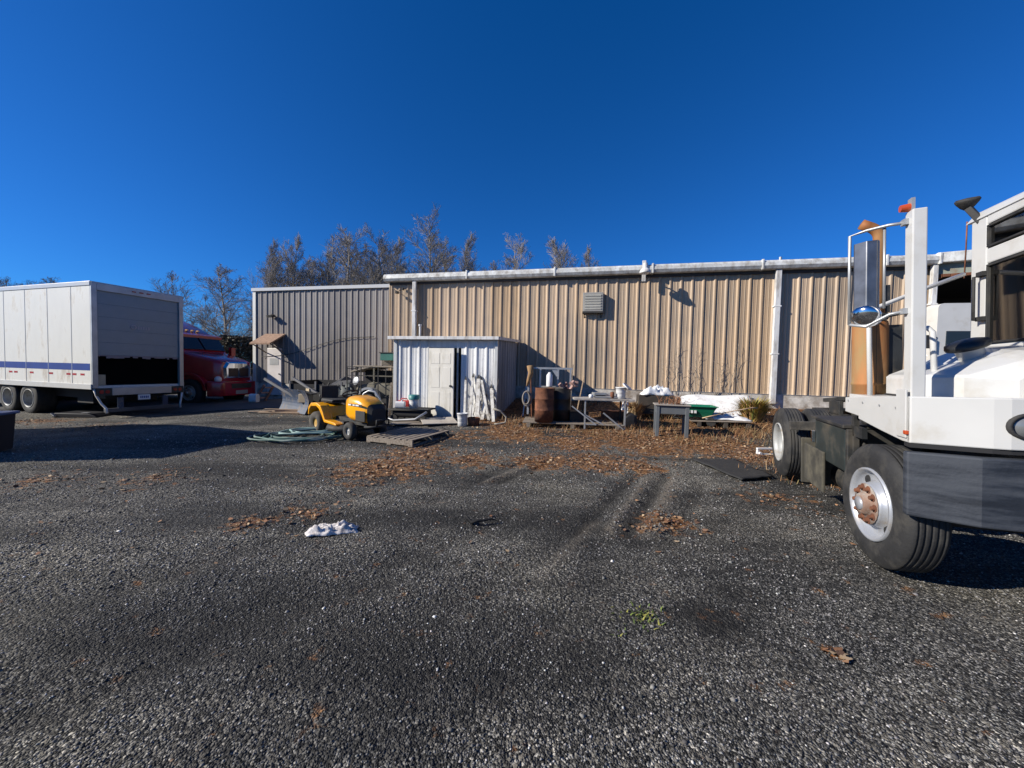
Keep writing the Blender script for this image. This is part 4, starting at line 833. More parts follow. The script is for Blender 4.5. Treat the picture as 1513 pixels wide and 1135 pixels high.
# ------------------------------------------------------------------ white box truck on the left
def box_truck(loc, rz, lab, zoff):
    T = thing('box_truck', lab, 'truck', (loc[0], loc[1], zoff), rz)
    z0 = .98; L_ = 6.0; H = 4.2; hw = 1.25
    mb = MB(); b0 = .97
    mb.box((0.03, -hw, b0), (L_, -hw+.04, H)); mb.box((0.03, hw-.04, b0), (L_, hw, H)); mb.box((L_-.04, -hw+.04, b0), (L_, hw-.04, H)); mb.box((0.03, -hw+.04, b0), (L_-.04, hw-.04, b0+.08))
    bx = mb.build('cargo_box', WHITEP, T)
    mb = MB(); mb.box((0.0, -hw-.01, H), (L_+.02, hw+.01, H+.035)); mb.build('roof', WHITE, bx, bevel=.01)
    mb = MB(); mb.box((-.0, hw, H-.1), (L_, hw+.02, H+.02)); mb.box((0, hw, b0-.03), (L_, hw+.03, b0+.13)); mb.box((0, -hw-.03, b0-.03), (L_, -hw, b0+.13)); mb.build('side_rail', WHITE, bx, bevel=.006)
    mb = MB()
    for k in range(1, 5): mb.box((k*1.22-.27, hw, b0+.13), (k*1.22-.25, hw+.006, H-.1))
    mb.build('panel_joint', ALU, bx)
    mb = MB(); mb.box((.08, hw, 1.52), (L_, hw+.004, 1.73)); mb.build('side_stripe', BLUE, bx)
    mb = MB()
    for x_ in (.35, .75, 1.05, 1.95, 3.0, 3.9, 4.2, 5.3): mb.box((x_, hw, 1.36), (x_+.2, hw+.004, 1.42))
    mb.build('reflective_tape', REDL, bx)
    # rear frame
    mb = MB(); mb.box((-.04, -hw, b0), (.03, -hw+.13, H)); mb.box((-.04, hw-.13, b0), (.03, hw, H)); mb.box((-.04, -hw+.13, H-.22), (.03, hw-.13, H)); mb.build('rear_frame', ALU, bx, bevel=.008)
    mb = MB()
    for dy in (-.2, 0, .2): mb.cbox((-.05, dy, H-.1), (.02, .1, .035))
    mb.build('clearance_light', REDL, bx)
    # roller door, partly raised, ragged strips stand in for a reflected treeline
    DM = mat('blue_grey_roller_door', (.21, .265, .30), .35, var=.06, dirt=(.24, .27, .3), dscale=3, damt=.3)
    zd = 2.0; mb = MB(); nS = 5
    for k in range(nS): a = zd+(H-.22-zd)*k/nS; b = zd+(H-.22-zd)*(k+1)/nS; mb.box((.02, -hw+.13, a+.002), (.05, hw-.13, b))
    dr_ = mb.build('roller_door', DM, T, bevel=.004)
    mb = MB(); rd = random.Random(3); yy = -hw+.14
    while yy < hw-.16: w_ = rd.uniform(.05, .16); mb.box((.025, yy, zd-rd.uniform(.02, .1)), (.045, yy+w_, zd+.0)); yy += w_
    mb.build('reflected_edge', mat('reflected_edge_pink', (.30, .24, .24), .8), dr_)
    mb = MB(); q = Vector((.012, .1, 2.95)); mb.lathe([(.055, 0), (.085, 0), (.085, .004), (.055, .004)], (q.x, q.y+.1, q.z), (-1, 0, 0), 18)
    for k, dy in enumerate((-.02, -.09, -.16, -.23, -.30)): mb.box((q.x-.002, q.y+dy-.045, q.z-.06), (q.x+.002, q.y+dy, q.z+.04-.01*(k % 2)))
    mb.build('faded_lettering', mat('faded_pale_print', (.42, .38, .40), .7), dr_)
    mb = MB(); mb.box((.2, -hw+.05, b0+.09), (.25, hw-.05, H-.05)); mb.build('cargo_shade_sheet', mat('black_shade_sheet', (.006, .006, .006), .95, spec=.0), T)  # added black sheet that stands for the unlit cargo interior
    mb = MB(); mb.box((.06, hw-.35, b0+.09), (.19, hw-.16, b0+.42)); mb.build('cargo_carton', TAN, T)
    # sill, lamps, underframe
    mb = MB(); mb.box((-.1, -.82, .98-.24), (.0, .82, .98)); mb.build('rear_sill', ALU, T, bevel=.01)
    for s_ in (-1, 1):
        mb = MB(); mb.box((-.09, min(s_*.83, s_*1.2), .74), (.0, max(s_*.83, s_*1.2), .97)); tl = mb.build('tail_light', CHASS, T)
        mb = MB(); mb.cyl((-.092, s_*.93, .86), (-.105, s_*.93, .86), .055, n=14); mb.cyl((-.092, s_*1.08, .86), (-.105, s_*1.08, .86), .055, n=14); mb.build('lens', REDL, tl)
        mb = MB(); mb.tube([(-.02, s_*1.22, .95), (-.05, s_*1.18, .75), (-.12, s_*1.1, .5), (-.2, s_*1.02, .34), (-.22, s_*1.02, .2)], .03, 6); mb.build('bumper_bracket', WHITEO, T)
        mb = MB(); mb.box((-.12, s_*.62-.07, .3), (-.06, s_*.62+.07, .66)); mb.build('bumper_post', BLUEP, T)
    mb = MB(); mb.box((-.2, -1.05, .22), (-.12, 1.05, .34)); mb.build('rear_bumper', mat('worn_dark_steel', (.07, .07, .075), .6, var=.3), T, bevel=.01)
    mb = MB(); mb.box((-.12, -.17, .56), (-.11, .17, .73)); lpz = mb.build('number_plate', PLAST, T)
    mb = MB()
    for k in range(5): mb.box((-.122, -.12+k*.05, .61), (-.119, -.09+k*.05, .68))
    mb.build('plate_characters', BLUE, lpz)
    mb = MB(); mb.box((.1, -.45, .62), (L_+1.4, -.35, .9)); mb.box((.1, .35, .62), (L_+1.4, .45, .9)); mb.cyl((3.45, -1, .52), (3.45, 1, .52), .1, n=10); mb.cyl((4.65, -1, .52), (4.65, 1, .52), .1, n=10); mb.box((.8, -.9, .45), (1.6, .85, .85)); mb.box((.3, -.8, .6), (L_, .8, .9)); mb.build('chassis', DARKM, T)
    for x_ in (3.45, 4.65):
        for s_ in (-1, 1): wheel(T, (x_, s_*1.2, .52), .52, .5, s_, .3, 0, 'rear', RIMW, nuts=False)
    for s_ in (-1, 1): wheel(T, (L_+1.3, s_*1.15, .5), .5, .28, s_, .28, 0, 'front', RIMW, nuts=False)
    mb = MB(); mb.loft([rect_ring(x_, -1.15, 1.15, .55, zt, .2) for x_, zt in ((L_+.15, 2.7), (L_+1.6, 2.6), (L_+2.2, 1.7), (L_+2.6, 1.5))]); cbn = mb.build('cab', WHITE, T)
    mb = MB(); mb.box((L_+.5, 1.14, 1.75), (L_+1.5, 1.16, 2.35)); mb.box((L_+.5, -1.16, 1.75), (L_+1.5, -1.14, 2.35)); mb.build('cab_window', DGLASS, cbn)
    return T
ZL = -.25
BT = box_truck((-12.44, 12.9), R(163), 'white box truck with blue side stripe and partly raised rear door', ZL)
# a second one stands beside the photographer, out of frame; its shadow crosses the gravel
B2 = copy_tree(BT); B2.location = (-12.5, 5.75, -.25); B2.rotation_euler = (0, 0, R(163)); B2['label'] = 'second white box truck parked nearer, beyond the left edge of the view'
BT['group'] = B2['group'] = 'white box trucks parked on the left'

# ------------------------------------------------------------------ red road tractor
fr = U(350, 600, 16.8)
RT = thing('semi_truck', 'dark red road tractor with chrome grille parked behind the box truck', 'truck', (fr.x, 16.8, -.23), R(-5)); RT.scale = (1.08, 1.08, 1.13)
def RR(x_, w_, z0, z1, r_=.1): return rect_ring(x_, -w_, w_, z0, z1, r_, 3)
mb = MB(); mb.loft([RR(.0, .70, .62, 1.62, .08), RR(-.06, .80, .6, 1.68, .12), RR(-.35, .92, .6, 1.77, .16), RR(-.9, 1.02, .6, 1.90, .18), RR(-1.38, 1.06, .6, 2.02, .16)]); hd_ = mb.build('hood', RED, RT)
mb = MB(); mb.loft([RR(-1.3, 1.08, .7, 2.0, .12), RR(-1.42, 1.10, .7, 2.06, .12), RR(-1.82, 1.14, .7, 2.62, .16), RR(-2.3, 1.18, .7, 2.88, .22), RR(-2.9, 1.22, .7, 3.16, .26), RR(-3.7, 1.22, .7, 3.44, .26), RR(-4.6, 1.22, .7, 3.6, .2)]); rc = mb.build('cab', RED, RT)
mb = MB(); mb.loft([RR(-1.70, 1.18, 2.56, 2.66, .04), RR(-1.95, 1.2, 2.58, 2.74, .05)]); mb.build('sun_visor', RED, rc)
mb = MB()
for s_ in (-1, 1):
    q = [(-1.43, s_*.04, 2.10), (-1.45, s_*1.02, 2.08), (-1.78, s_*1.05, 2.55), (-1.77, s_*.04, 2.58)]; o2 = [(p[0]+.05, p[1], p[2]+.02) for p in q]; i2 = [(p[0]-.06, p[1], p[2]-.03) for p in q]
    mb.add(o2+i2, [(0, 1, 2, 3), (7, 6, 5, 4)]+[(k, (k+1) % 4, 4+(k+1) % 4, 4+k) for k in range(4)])
mb.build('windscreen', DGLASS, rc)
for s_ in (-1, 1):
    mb = MB(); a, b = sorted((s_*1.10, s_*1.19)); mb.prism([(-1.62, 2.05), (-2.55, 1.98), (-2.55, 2.5), (-1.95, 2.52)], a, b, 1); mb.build('side_window', DGLASS, rc)
    mb = MB(); a, b = sorted((s_*1.14, s_*1.20)); mb.prism([(-1.58, .75), (-2.62, .75), (-2.62, 1.95), (-1.58, 1.98)], a-.004, b+.004, 1); dd = mb.build('door', RED, RT, bevel=.02)
    mb = MB(); mb.box((-2.5, min(s_*1.2, s_*1.23), 1.62), (-2.32, max(s_*1.2, s_*1.23), 1.67)); mb.build('handle', CHROME, dd)
    mb = MB(); mb.bar((-1.6, s_*1.12, 2.1), (-1.45, s_*1.42, 2.1), .035); mb.build('mirror_arm', BLACK, rc)
    mb = MB(); mb.loft([[(-1.38+dx, s_*1.38+.11*k1, 2.08+.17*k2) for k1, k2 in ((-1, -.8), (-.8, -1), (.8, -1), (1, -.8), (1, .8), (.8, 1), (-.8, 1), (-1, .8))] for dx in (-.08, .05)], smooth=False); mb.build('mirror', RED, rc)
for dy in (-.5, -.25, 0, .25, .5):
    mb = MB(); mb.cbox((-2.18, dy, 2.86), (.09, .06, .05)); mb.build('roof_marker_light', mat('pale_amber_lens', (.6, .4, .2), .3), rc)
mb = MB(); mb.loft([[(.0, y_, z_) for y_, z_ in ((-.62, 1.02), (.62, 1.02), (.66, 1.45), (.5, 1.66), (-.5, 1.66), (-.66, 1.45))], [(.09, y_, z_) for y_, z_ in ((-.56, 1.05), (.56, 1.05), (.6, 1.42), (.46, 1.60), (-.46, 1.60), (-.6, 1.42))]], smooth=False); gr = mb.build('grille_surround', CHROME, RT, bevel=.02)
for s_ in (-1, 1): mb = MB(); a, b = sorted((s_*.04, s_*.50)); mb.box((.085, a, 1.10), (.10, b, 1.42)); mb.build('grille_mesh', mat('dark_grille_mesh', (.03, .012, .014), .5), gr)
for s_ in (-1, 1):
    mb = MB(); mb.lathe([(.001, .06), (.07, .05), (.115, 0), (.12, -.06)], (-.06, s_*.80, 1.0), (1, s_*.5, 0), 16); mb.build('headlight', PLAST, RT)
    mb = MB(); a, b = sorted((s_*.78, s_*1.13)); pts = [(-1.0+.70*math.cos(R(t)), .58+.66*math.sin(R(t))) for t in range(0, 181, 12)]; mb.prism(pts+[(-1.0+.58*math.cos(R(180-t)), .58+.54*math.sin(R(180-t))) for t in range(0, 181, 12)], a, b, 1); mb.build('fender', RED, RT, bevel=.02)
    wheel(RT, (-1.0, s_*1.12, .50), .50, .28, s_, .27, 0, 'front', RIMW, nuts=False)
    for x_ in (-5.9, -7.2): wheel(RT, (x_, s_*1.2, .52), .52, .5, s_, .28, 0, 'rear', RIMW, nuts=False)
mb = MB(); mb.loft([RR(.22, .82, .40, .90, .06), RR(.16, 1.0, .38, .92, .06), RR(-.25, 1.12, .38, .94, .06)]); bm_ = mb.build('bumper', RED, RT)
mb = MB(); mb.box((.221, -.5, .66), (.227, .5, .84)); mb.build('bumper_opening', CHASS, bm_)
mb = MB(); mb.box((.221, -.3, .44), (.23, .3, .58)); mb.build('number_plate', ALU, bm_)
mb = MB(); mb.box((-7.8, -.45, .6), (-.3, -.35, .85)); mb.box((-7.8, .35, .6), (-.3, .45, .85)); mb.box((-4.8, -1.2, .35), (-2.6, 1.2, .75)); mb.build('chassis', CHASS, RT)
mb = MB(); mb.cyl((-4.4, -1.15, .45), (-2.5, -1.15, .45), .26, n=18); mb.build('fuel_tank', CHROME, RT)

# ------------------------------------------------------------------ lawn tractor
mp = G(490, 644)
mp = Vector((mp.x-.12, mp.y+.5, mp.z)); mp.z = g(mp.x, mp.y)
MW = thing('riding_mower', 'yellow riding lawn mower with black nose beside the pallet', 'mower', mp, R(-36))
def mring(x_, hw_, z0, z1, r_): return rect_ring(x_, -hw_, hw_, z0, z1, r_, 4)
mb = MB(); mb.loft([mring(.78, .22, .50, .84, .10), mring(.86, .27, .42, .90, .13), mring(1.0, .29, .38, .93, .15), mring(1.3, .28, .36, .90, .15), mring(1.52, .25, .36, .82, .13), mring(1.60, .2, .40, .74, .12)]); hd_ = mb.build('hood', YEL, MW)
mb = MB(); mb.loft([mring(1.585, .23, .34, .77, .1), mring(1.67, .17, .42, .68, .08)]); mb.cbox((1.42, .281, .52), (.34, .02, .22)); mb.cbox((1.42, -.281, .52), (.34, .02, .22)); mb.cbox((1.25, -.29, .74), (.5, .012, .05)); mb.cbox((1.25, .29, .74), (.5, .012, .05)); mb.build('grille', BLACK, hd_, bevel=.01)
mb = MB(); mb.cbox((1.05, -.297, .74), (.12, .006, .03)); mb.cbox((1.2, -.297, .74), (.08, .006, .03)); mb.cbox((1.33, -.297, .74), (.12, .006, .03)); mb.build('hood_lettering', PLAST, hd_)
mb = MB(); mb.tube([(1.55, -.26, .30), (1.78, -.22, .32), (1.82, 0, .33), (1.78, .22, .32), (1.55, .26, .30)], .022, 8); mb.tube([(1.8, -.15, .33), (1.8, -.15, .45), (1.8, .15, .45), (1.8, .15, .33)], .018, 8); mb.build('front_bumper', BLACK, MW)
mb = MB()
fpr = [(-.42, .42), (-.40, .60), (-.28, .70), (-.05, .72), (.14, .66), (.26, .50), (.34, .36), (.72, .33), (.80, .30), (.80, .27), (.30, .30), (.20, .44), (.08, .58), (-.05, .64), (-.28, .62), (-.36, .54), (-.38, .42)]
for s_ in (-1, 1): a, b = sorted((s_*.28, s_*.47)); mb.prism(fpr, a, b, 1)
mb.prism([(-.42, .42), (-.40, .62), (-.2, .69), (.15, .64), (.30, .40), (.30, .34), (.1, .5), (-.36, .5)], -.28, .28, 1); mb.build('fender', YEL, MW, bevel=.02)
mb = MB(); mb.box((.3, -.30, .30), (.82, .30, .35)); mb.box((-.3, -.18, .3), (1.5, .18, .42)); mb.build('frame', CHASS, MW)
mb = MB(); mb.loft([rect_ring(x_, -.23, .23, .70, z1, .05) for x_, z1 in ((-.28, .80), (.0, .79), (.2, .78))]); mb.loft([[(-.30+dx*(k/4), yy, .78+.30*k/4) for dx, yy in ((-.06, -.21), (-.06, .21), (.02, .21), (.02, -.21))] for k in range(5)], smooth=False); mb.build('seat', BLACK, MW, bevel=.02)
mb = MB(); mb.cyl((.78, 0, .55), (.60, 0, .92), .03, n=8); mb.tube([(.59+.09*math.cos(6.283*k/20), .19*math.sin(6.283*k/20), .94+.16*math.cos(6.283*k/20)*.5) for k in range(20)], .017, 6, closed=True); mb.bar((.55, -.18, .9), (.6, .18, .95), .03); mb.box((.74, -.2, .45), (.82, .2, .84)); mb.build('steering_wheel', BLACK, MW)
mb = MB(); mb.lathe([(.001, .24), (.42, .22), (.50, .18), (.53, .10), (.51, .10)], (.62, 0, .06), (0, 0, 1), 26); mb.build('mower_deck', BLACK, MW)
YR = mat('yellow_wheel_disc', (.45, .27, .06), .6, dirt=(.35, .28, .2), damt=.4)
for s_ in (-1, 1):
    mb = MB(); mb.lathe([(.10, -.02), (.13, .0), (.22, .01), (.25, -.03), (.255, -.10), (.25, -.2), (.2, -.23), (.13, -.2)], (-.1, s_*.48, .255), (0, s_, 0), 28); t_ = mb.build('rear_wheel', TREADM, MW); mb = MB(); mb.lathe([(.14, -.0), (.13, -.03), (.06, -.05), (.001, -.04)], (-.1, s_*.48, .255), (0, s_, 0), 18); mb.build('rim', YR, t_)
    mb = MB(); mb.lathe([(.08, -.01), (.10, .0), (.16, .005), (.19, -.03), (.19, -.11), (.15, -.14), (.1, -.13)], (1.18, s_*.43, .19), (0, s_, 0), 24); t_ = mb.build('front_wheel', BLACK, MW); mb = MB(); mb.lathe([(.11, -.005), (.10, -.03), (.05, -.04), (.001, -.01)], (1.18, s_*.43, .19), (0, s_, 0), 16); mb.build('rim', RIMW, t_)
mb = MB(); mb.cyl((1.18, -.4, .2), (1.18, .4, .2), .03, n=8); mb.build('front_axle', CHASS, MW)

# ------------------------------------------------------------------ pallet and boards on the ground
def dirz(p, q): return math.atan2(q.y-p.y, q.x-p.x)
pa = G(609, 662); pb = G(664, 643); pl_ = G(563, 649)
PZ = dirz(pa, pb)
PT = thing('pallet', 'weathered wooden pallet lying flat on gravel right of the mower', 'pallet', (pa.x, pa.y, pa.z+.01), PZ)
LW = (pb-pa).length; DW = 1.15
for k in range(8):
    mb = MB(); y0 = k*DW/8+.01; mb.box((0, 0, 0), (LW, .10+random.uniform(-.01, .01), .018), Matrix.Translation((random.uniform(-.015, .015), y0, .122)) @ Matrix.Rotation(random.uniform(-.01, .01), 4, 'Z')); mb.build('deck_board', WOODG, PT, bevel=.003)
for k in range(3): mb = MB(); x_ = k*(LW-.04)/2; mb.box((x_, 0, .02), (x_+.04, DW, .12)); mb.build('stringer', WOODG, PT, bevel=.003)
for k in range(3): mb = MB(); y0 = k*(DW-.1)/2; mb.box((0, y0, .0), (LW, y0+.1, .018)); mb.build('bottom_board', WOODG, PT, bevel=.003)
# lumber pile
lc = G(430, 611); labs = ['front pale board of the lumber pile left of the mower', 'second pale board behind the front one in the lumber pile', 'orange-toned board lying crosswise on the lumber pile', 'short board at the left end of the lumber pile', 'topmost board of the lumber pile by the mower', 'rear long board of the lumber pile below the plow']
for k, lab in enumerate(labs):
    L_ = [1.9, 1.7, 1.3, .8, 1.5, 2.0][k]; mb = MB(); mb.box((-L_/2, -.07, 0), (L_/2, .07, .04)); o = mb.build('board', WOODN, None, bevel=.004)
    o.location = (lc.x+[.05, .2, -.1, -.9, .3, .2][k], lc.y+[-.1, .12, .0, .05, .05, .4][k], lc.z+[.012, .012, .09, .012, .055, .012][k]); o.rotation_euler = (0, R(1.5) if k in (2,) else 0, R([4, -3, 14, 30, 8, -8][k])); tag(o, lab, 'board', 'boards of the lumber pile')
# plywood sheets leading to the shed
ps = G(648, 626); mb = MB(); mb.cbox((0, 0, .02), (.9, .75, .02)); o = mb.build('plywood_sheet', mat('pale_plywood', (.46, .42, .36), .8, var=.15, dirt=(.3, .26, .22), damt=.4), bevel=.003); base(o, (ps.x, ps.y, ps.z+.06), R(20)); o.rotation_euler = (R(5), 0, R(20)); tag(o, 'pale weathered plywood sheet on the ground before the shed door', 'plywood')
ps = G(612, 628); mb = MB(); mb.cbox((0, 0, .01), (1.0, .7, .02)); o = mb.build('plywood_sheet', WOODG, bevel=.003); base(o, (ps.x-.1, ps.y+.1, ps.z+.03), R(8)); tag(o, 'grey dark-stained plywood sheet between the utility cart and the pallet', 'plywood')
# hoses
hc = G(438, 652)
def loops(n, rx, ry, rt, seed, r=.022):
    rd = random.Random(seed); mb = MB()
    pts = []; N_ = n*26
    for k in range(N_):
        t = k/26; a = 6.283*t; q = 1+.22*math.sin(t*2.3)+.12*math.sin(a*3+t*5)+rd.uniform(-.03, .03); pts.append((rx*q*math.cos(a)+.05*t-.1, ry*q*math.sin(a)+.04*math.sin(3*t), .025+.018*(t % 2)+rd.uniform(0, .01)))
    mb.tube(pts, r, 6); return mb
o = loops(5, .70, .50, 0, 1, .022).build('garden_hose', HOSEM); base(o, (hc.x-.1, hc.y+.25, hc.z+.02), .1); tag(o, 'large flattened coil of faded green hose on gravel left of the mower', 'hose')
hc2 = G(455, 645); o = loops(3, .5, .35, 0, 2, .022).build('garden_hose', mat('pale_teal_hose', (.22, .33, .31), .6, var=.3)); base(o, (hc2.x+.15, hc2.y, hc2.z+.09), .4); tag(o, 'smaller paler tangle of hose lying on top of the green coil', 'hose')

# ------------------------------------------------------------------ junk behind the mower
c = U(430, 598, 12.2); c.z = g(c.x, c.y)
SP = thing('snow_plow', 'faded blue steel snow plow blade standing on its A-frame', 'snow plow', c, R(-38))
mb = MB(); mb.loft([[(-.95, .12*math.sin(R(180*k/8))-.0, .02+.72*k/8) for k in range(9)]+[(-.95, .02+.12*math.sin(R(180*k/8)), .02+.72*k/8) for k in range(8, -1, -1)], [(.95, .12*math.sin(R(180*k/8)), .02+.72*k/8) for k in range(9)]+[(.95, .02+.12*math.sin(R(180*k/8)), .02+.72*k/8) for k in range(8, -1, -1)]], smooth=False); mb.build('blade', BLUEP, SP)
mb = MB()
for x_ in (-.6, -.2, .2, .6): mb.bar((x_, .14, .08), (x_, .14, .7), .05)
mb.bar((-.7, .15, .2), (0, 1.3, .3), .07); mb.bar((.7, .15, .2), (0, 1.3, .3), .07); mb.bar((-.4, .6, .28), (.4, .6, .28), .07); mb.bar((0, .2, .7), (0, 1.2, .35), .05); mb.build('a_frame', mat('worn_grey_steel', (.13, .13, .14), .6, var=.3), SP)
mb = MB(); mb.box((-.12, .5, .5), (.12, .75, .75)); mb.build('pump_box', TAN, SP, bevel=.01)
c = U(492, 592, 12.6); c.z = g(c.x, c.y)
TL = thing('utility_trailer', 'low dark trailer with sloping grey tongue rails behind the mower', 'trailer', c, R(-6))
mb = MB(); mb.box((-1.5, 0, .45), (1.3, 1.5, .54)); mb.box((-1.5, 0, .54), (1.3, .04, .85)); mb.box((-1.5, 1.46, .54), (1.3, 1.5, .95)); mb.box((-1.5, .04, .54), (-1.46, 1.46, .95)); mb.build('bed', DARKM, TL)
mb = MB()
for x_ in (-1.5, -.6, .3, 1.25): mb.bar((x_, -.01, .4), (x_, -.01, .95), .05)
mb.bar((-2.3, -.15, 1.0), (-.9, -.35, .35), .07, .08); mb.bar((-1.5, .1, 1.05), (-.3, -.2, .5), .06, .07); mb.bar((-1.5, -.02, .5), (1.3, -.02, .5), .06); mb.bar((-1.3, -.1, .05), (-1.1, -.1, .5), .05); mb.bar((-.8, -.15, .05), (-.5, -.15, .5), .05); mb.bar((-1.3, -.12, .1), (-.5, -.12, .45), .04); mb.build('rail', MATS['worn_grey_steel'], TL)
for x_ in (-.4, .5): mb = MB(); mb.cyl((x_, -.22, .3), (x_, -.02, .3), .3, n=20); mb.build('wheel', BLACK, TL)
mb = MB(); mb.loft([[(x_, y_, .54+h_*(.5+.5*math.sin(x_*3+y_*2))) for y_, h_ in ((.1, .1), (.4, .5), (.8, .6), (1.3, .4))]+[(x_, 1.4, .53), (x_, .08, .53)] for x_ in (-1.3, -.9, -.5, 0, .4, .8, 1.2)], smooth=False); mb.build('tarp', mat('black_tarp', (.012, .013, .018), .55, bump=.3, bs=6), TL)
c = U(452, 590, 12.0); c.z = g(c.x, c.y); mb = MB(); mb.box((-.16, -.14, .35), (.16, .14, .62)); bxo = mb.build('motor_unit', TAN, bevel=.015); bxo.location = c; tag(bxo, 'tan motor box with black lid perched above the plow frame', 'motor box')
mb = MB(); mb.cbox((.05, 0, .66), (.42, .34, .03), (0, R(12), 0)); mb.build('lid', BLACK, bxo); mb = MB(); mb.box((-.05, -.05, .0), (.05, .05, .349)); mb.build('leg', CHASS, bxo)
for k, (px_, py_, Y_, rz_, tl, lab) in enumerate(((506, 596, 11.6, 0, 78, 'worn tyre leaning upright behind the mower seat'), (492, 597, 11.9, 0, 8, 'lower flat tyre lying behind the mower rear wheel'), (493, 590, 11.95, 0, 5, 'upper flat tyre stacked behind the mower rear wheel'))):
    c = U(px_, py_, Y_); mb = MB(); mb.lathe([(.17, -.08), (.2, -.1), (.30, -.09), (.315, -.05), (.315, .05), (.30, .09), (.2, .1), (.17, .08), (.17, -.08)], (0, 0, 0), (0, 0, 1), 28)
    o = mb.build('loose_tyre', BLACK); o.location = (c.x, Y_, g(c.x, Y_)+(.31 if tl > 50 else .1+.2*(k == 2))); o.rotation_euler = (R(tl), 0, R(15)); tag(o, lab, 'tyre', 'loose tyres behind the mower')
# old utility vehicle left of shed
c = U(548, 600, 12.1); c.z = g(c.x, c.y)
OV = thing('utility_vehicle', 'dusty olive utility vehicle with flat canvas roof parked left of the shed', 'utility vehicle', c, R(-10))
mb = MB(); mb.loft([rect_ring(x_, 0, 1.2, .4, z1, .1) for x_, z1 in ((-.55, .75), (-.4, .85), (.0, .95), (.5, .92), (.8, .85), (.9, .7))]); mb.build('body', OLIVE, OV)
mb = MB(); mb.box((-.60, -.05, 1.42), (.85, 1.25, 1.47)); mb.cbox((-.3, .6, 1.36), (.8, 1.3, .05), (0, R(-14), 0)); mb.cbox((.55, .3, 1.56), (.5, .6, .14), (0, 0, .2)); mb.build('canvas_roof', mat('tan_canvas', (.26, .22, .17), .9, bump=.3, bs=8), OV, bevel=.015)
for x_, y_ in ((-.5, 0), (.75, 0), (-.5, 1.2), (.75, 1.2), (.1, 0)): mb = MB(); mb.bar((x_, y_, .8), (x_, y_, 1.42), .045); mb.build('roof_post', OLIVE, OV)
mb = MB(); mb.bar((-.47, 0, 1.15), (.72, 0, 1.15), .035); mb.build('side_rail', OLIVE, OV)
mb = MB(); mb.box((-.42, .35, .9), (.7, 1.1, 1.32)); mb.build('cab_interior', DARKM, OV)
pts = [(.0+.36*math.cos(R(t)), .42+.38*math.sin(R(t))) for t in range(0, 181, 15)]; mb = MB(); mb.prism(pts+[(.0+.30*math.cos(R(180-t)), .42+.31*math.sin(R(180-t))) for t in range(0, 181, 15)], -.22, .02, 1); mb.build('fender', ALU, OV)
for x_ in (0, .0+.75): mb = MB(); mb.cyl((x_, -.2, .3), (x_, .05, .3), .29, n=20); mb.build('wheel', BLACK, OV)
mb = MB(); mb.lathe([(.001, .02), (.12, .015), (.14, 0)], (-.5, -.05, .98), (-.4, -1, .2), 16); mb.build('headlight', ALU, OV)
# black rail rack
c = U(533, 600, 11.6); c.z = g(c.x, c.y)
RK = tag(MB().build('x', BLACK), 'x', 'x'); bpy.data.objects.remove(RK)
mb = MB()
for x_ in (-.45, 0, .55): mb.bar((x_, 0, 0), (x_, 0, 1.46), .025)
for z in (1.46, 1.2, .95): mb.bar((-.45, 0, z), (.55, 0, z), .018)
mb.bar((-.45, .5, 0), (-.45, .5, 1.4), .025); mb.bar((-.45, 0, 1.4), (-.45, .5, 1.4), .02); mb.bar((.55, .5, 0), (.55, .5, 1.4), .025); mb.bar((.55, 0, 1.4), (.55, .5, 1.4), .02)
o = mb.build('pipe_rack', BLACK); base(o, c, R(-8)); tag(o, 'thin black pipe rack standing in front of the olive vehicle', 'rack')
c = U(571, 525, 11.75); mb = MB(); mb.box((-.2, -.15, 0), (.22, .2, .22)); o = mb.build('green_crate', mat('sea_green_crate', (.03, .14, .11), .5), bevel=.01); base(o, (c.x, 11.95, OV.location.z+1.64), R(-10)); tag(o, 'dark sea-green crate on top of the olive vehicle beside the shed', 'crate')
mb = MB(); mb.box((-.23, -.17, .222), (.24, .22, .25)); mb.build('lid', BLACK, o)
# roll-cage hoop lit behind mower
c = U(540, 600, 11.0); c.z = g(c.x, c.y); mb = MB(); mb.tube([(-.28, 0, 0), (-.22, 0, .35), (-.05, 0, .72), (.1, 0, .80), (.3, 0, .78), (.45, 0, .6), (.5, 0, 0)], .03, 8); o = mb.build('metal_hoop', ALU); base(o, c, R(-12)); tag(o, 'bent grey metal hoop rising behind the mower hood', 'metal hoop')
# dark cart with bucket and jugs
c = G(598, 628); c.y += .55; c.z = g(c.x, c.y)
CT = thing('utility_cart', 'black low utility cart with buckets beside the left end of the shed', 'cart', c, R(-8))
mb = MB(); mb.box((-.45, -.28, .30), (.55, .28, .34)); mb.tube([(-.5, -.3, .33), (.6, -.3, .33), (.6, .3, .33), (-.5, .3, .33)], .025, 8, closed=True); mb.build('tray', BLACK, CT)
mb = MB(); mb.loft([rect_ring(x_, -.26, .26, .12, .3, .06) for x_ in (-.4, .5)]); mb.build('tub', DARKM, CT)
mb = MB(); mb.tube([(-.5, -.32, .3), (-.55, -.36, .12), (-.3, -.4, .05), (.3, -.4, .1), (.6, -.35, .3)], .03, 8); mb.build('frame_tube', ALU, CT)
for x_ in (-.35, .45):
    for s_ in (-1, 1): mb = MB(); mb.cyl((x_, s_*.22, .1), (x_, s_*.3, .1), .1, n=16); mb.build('wheel', BLACK, CT)
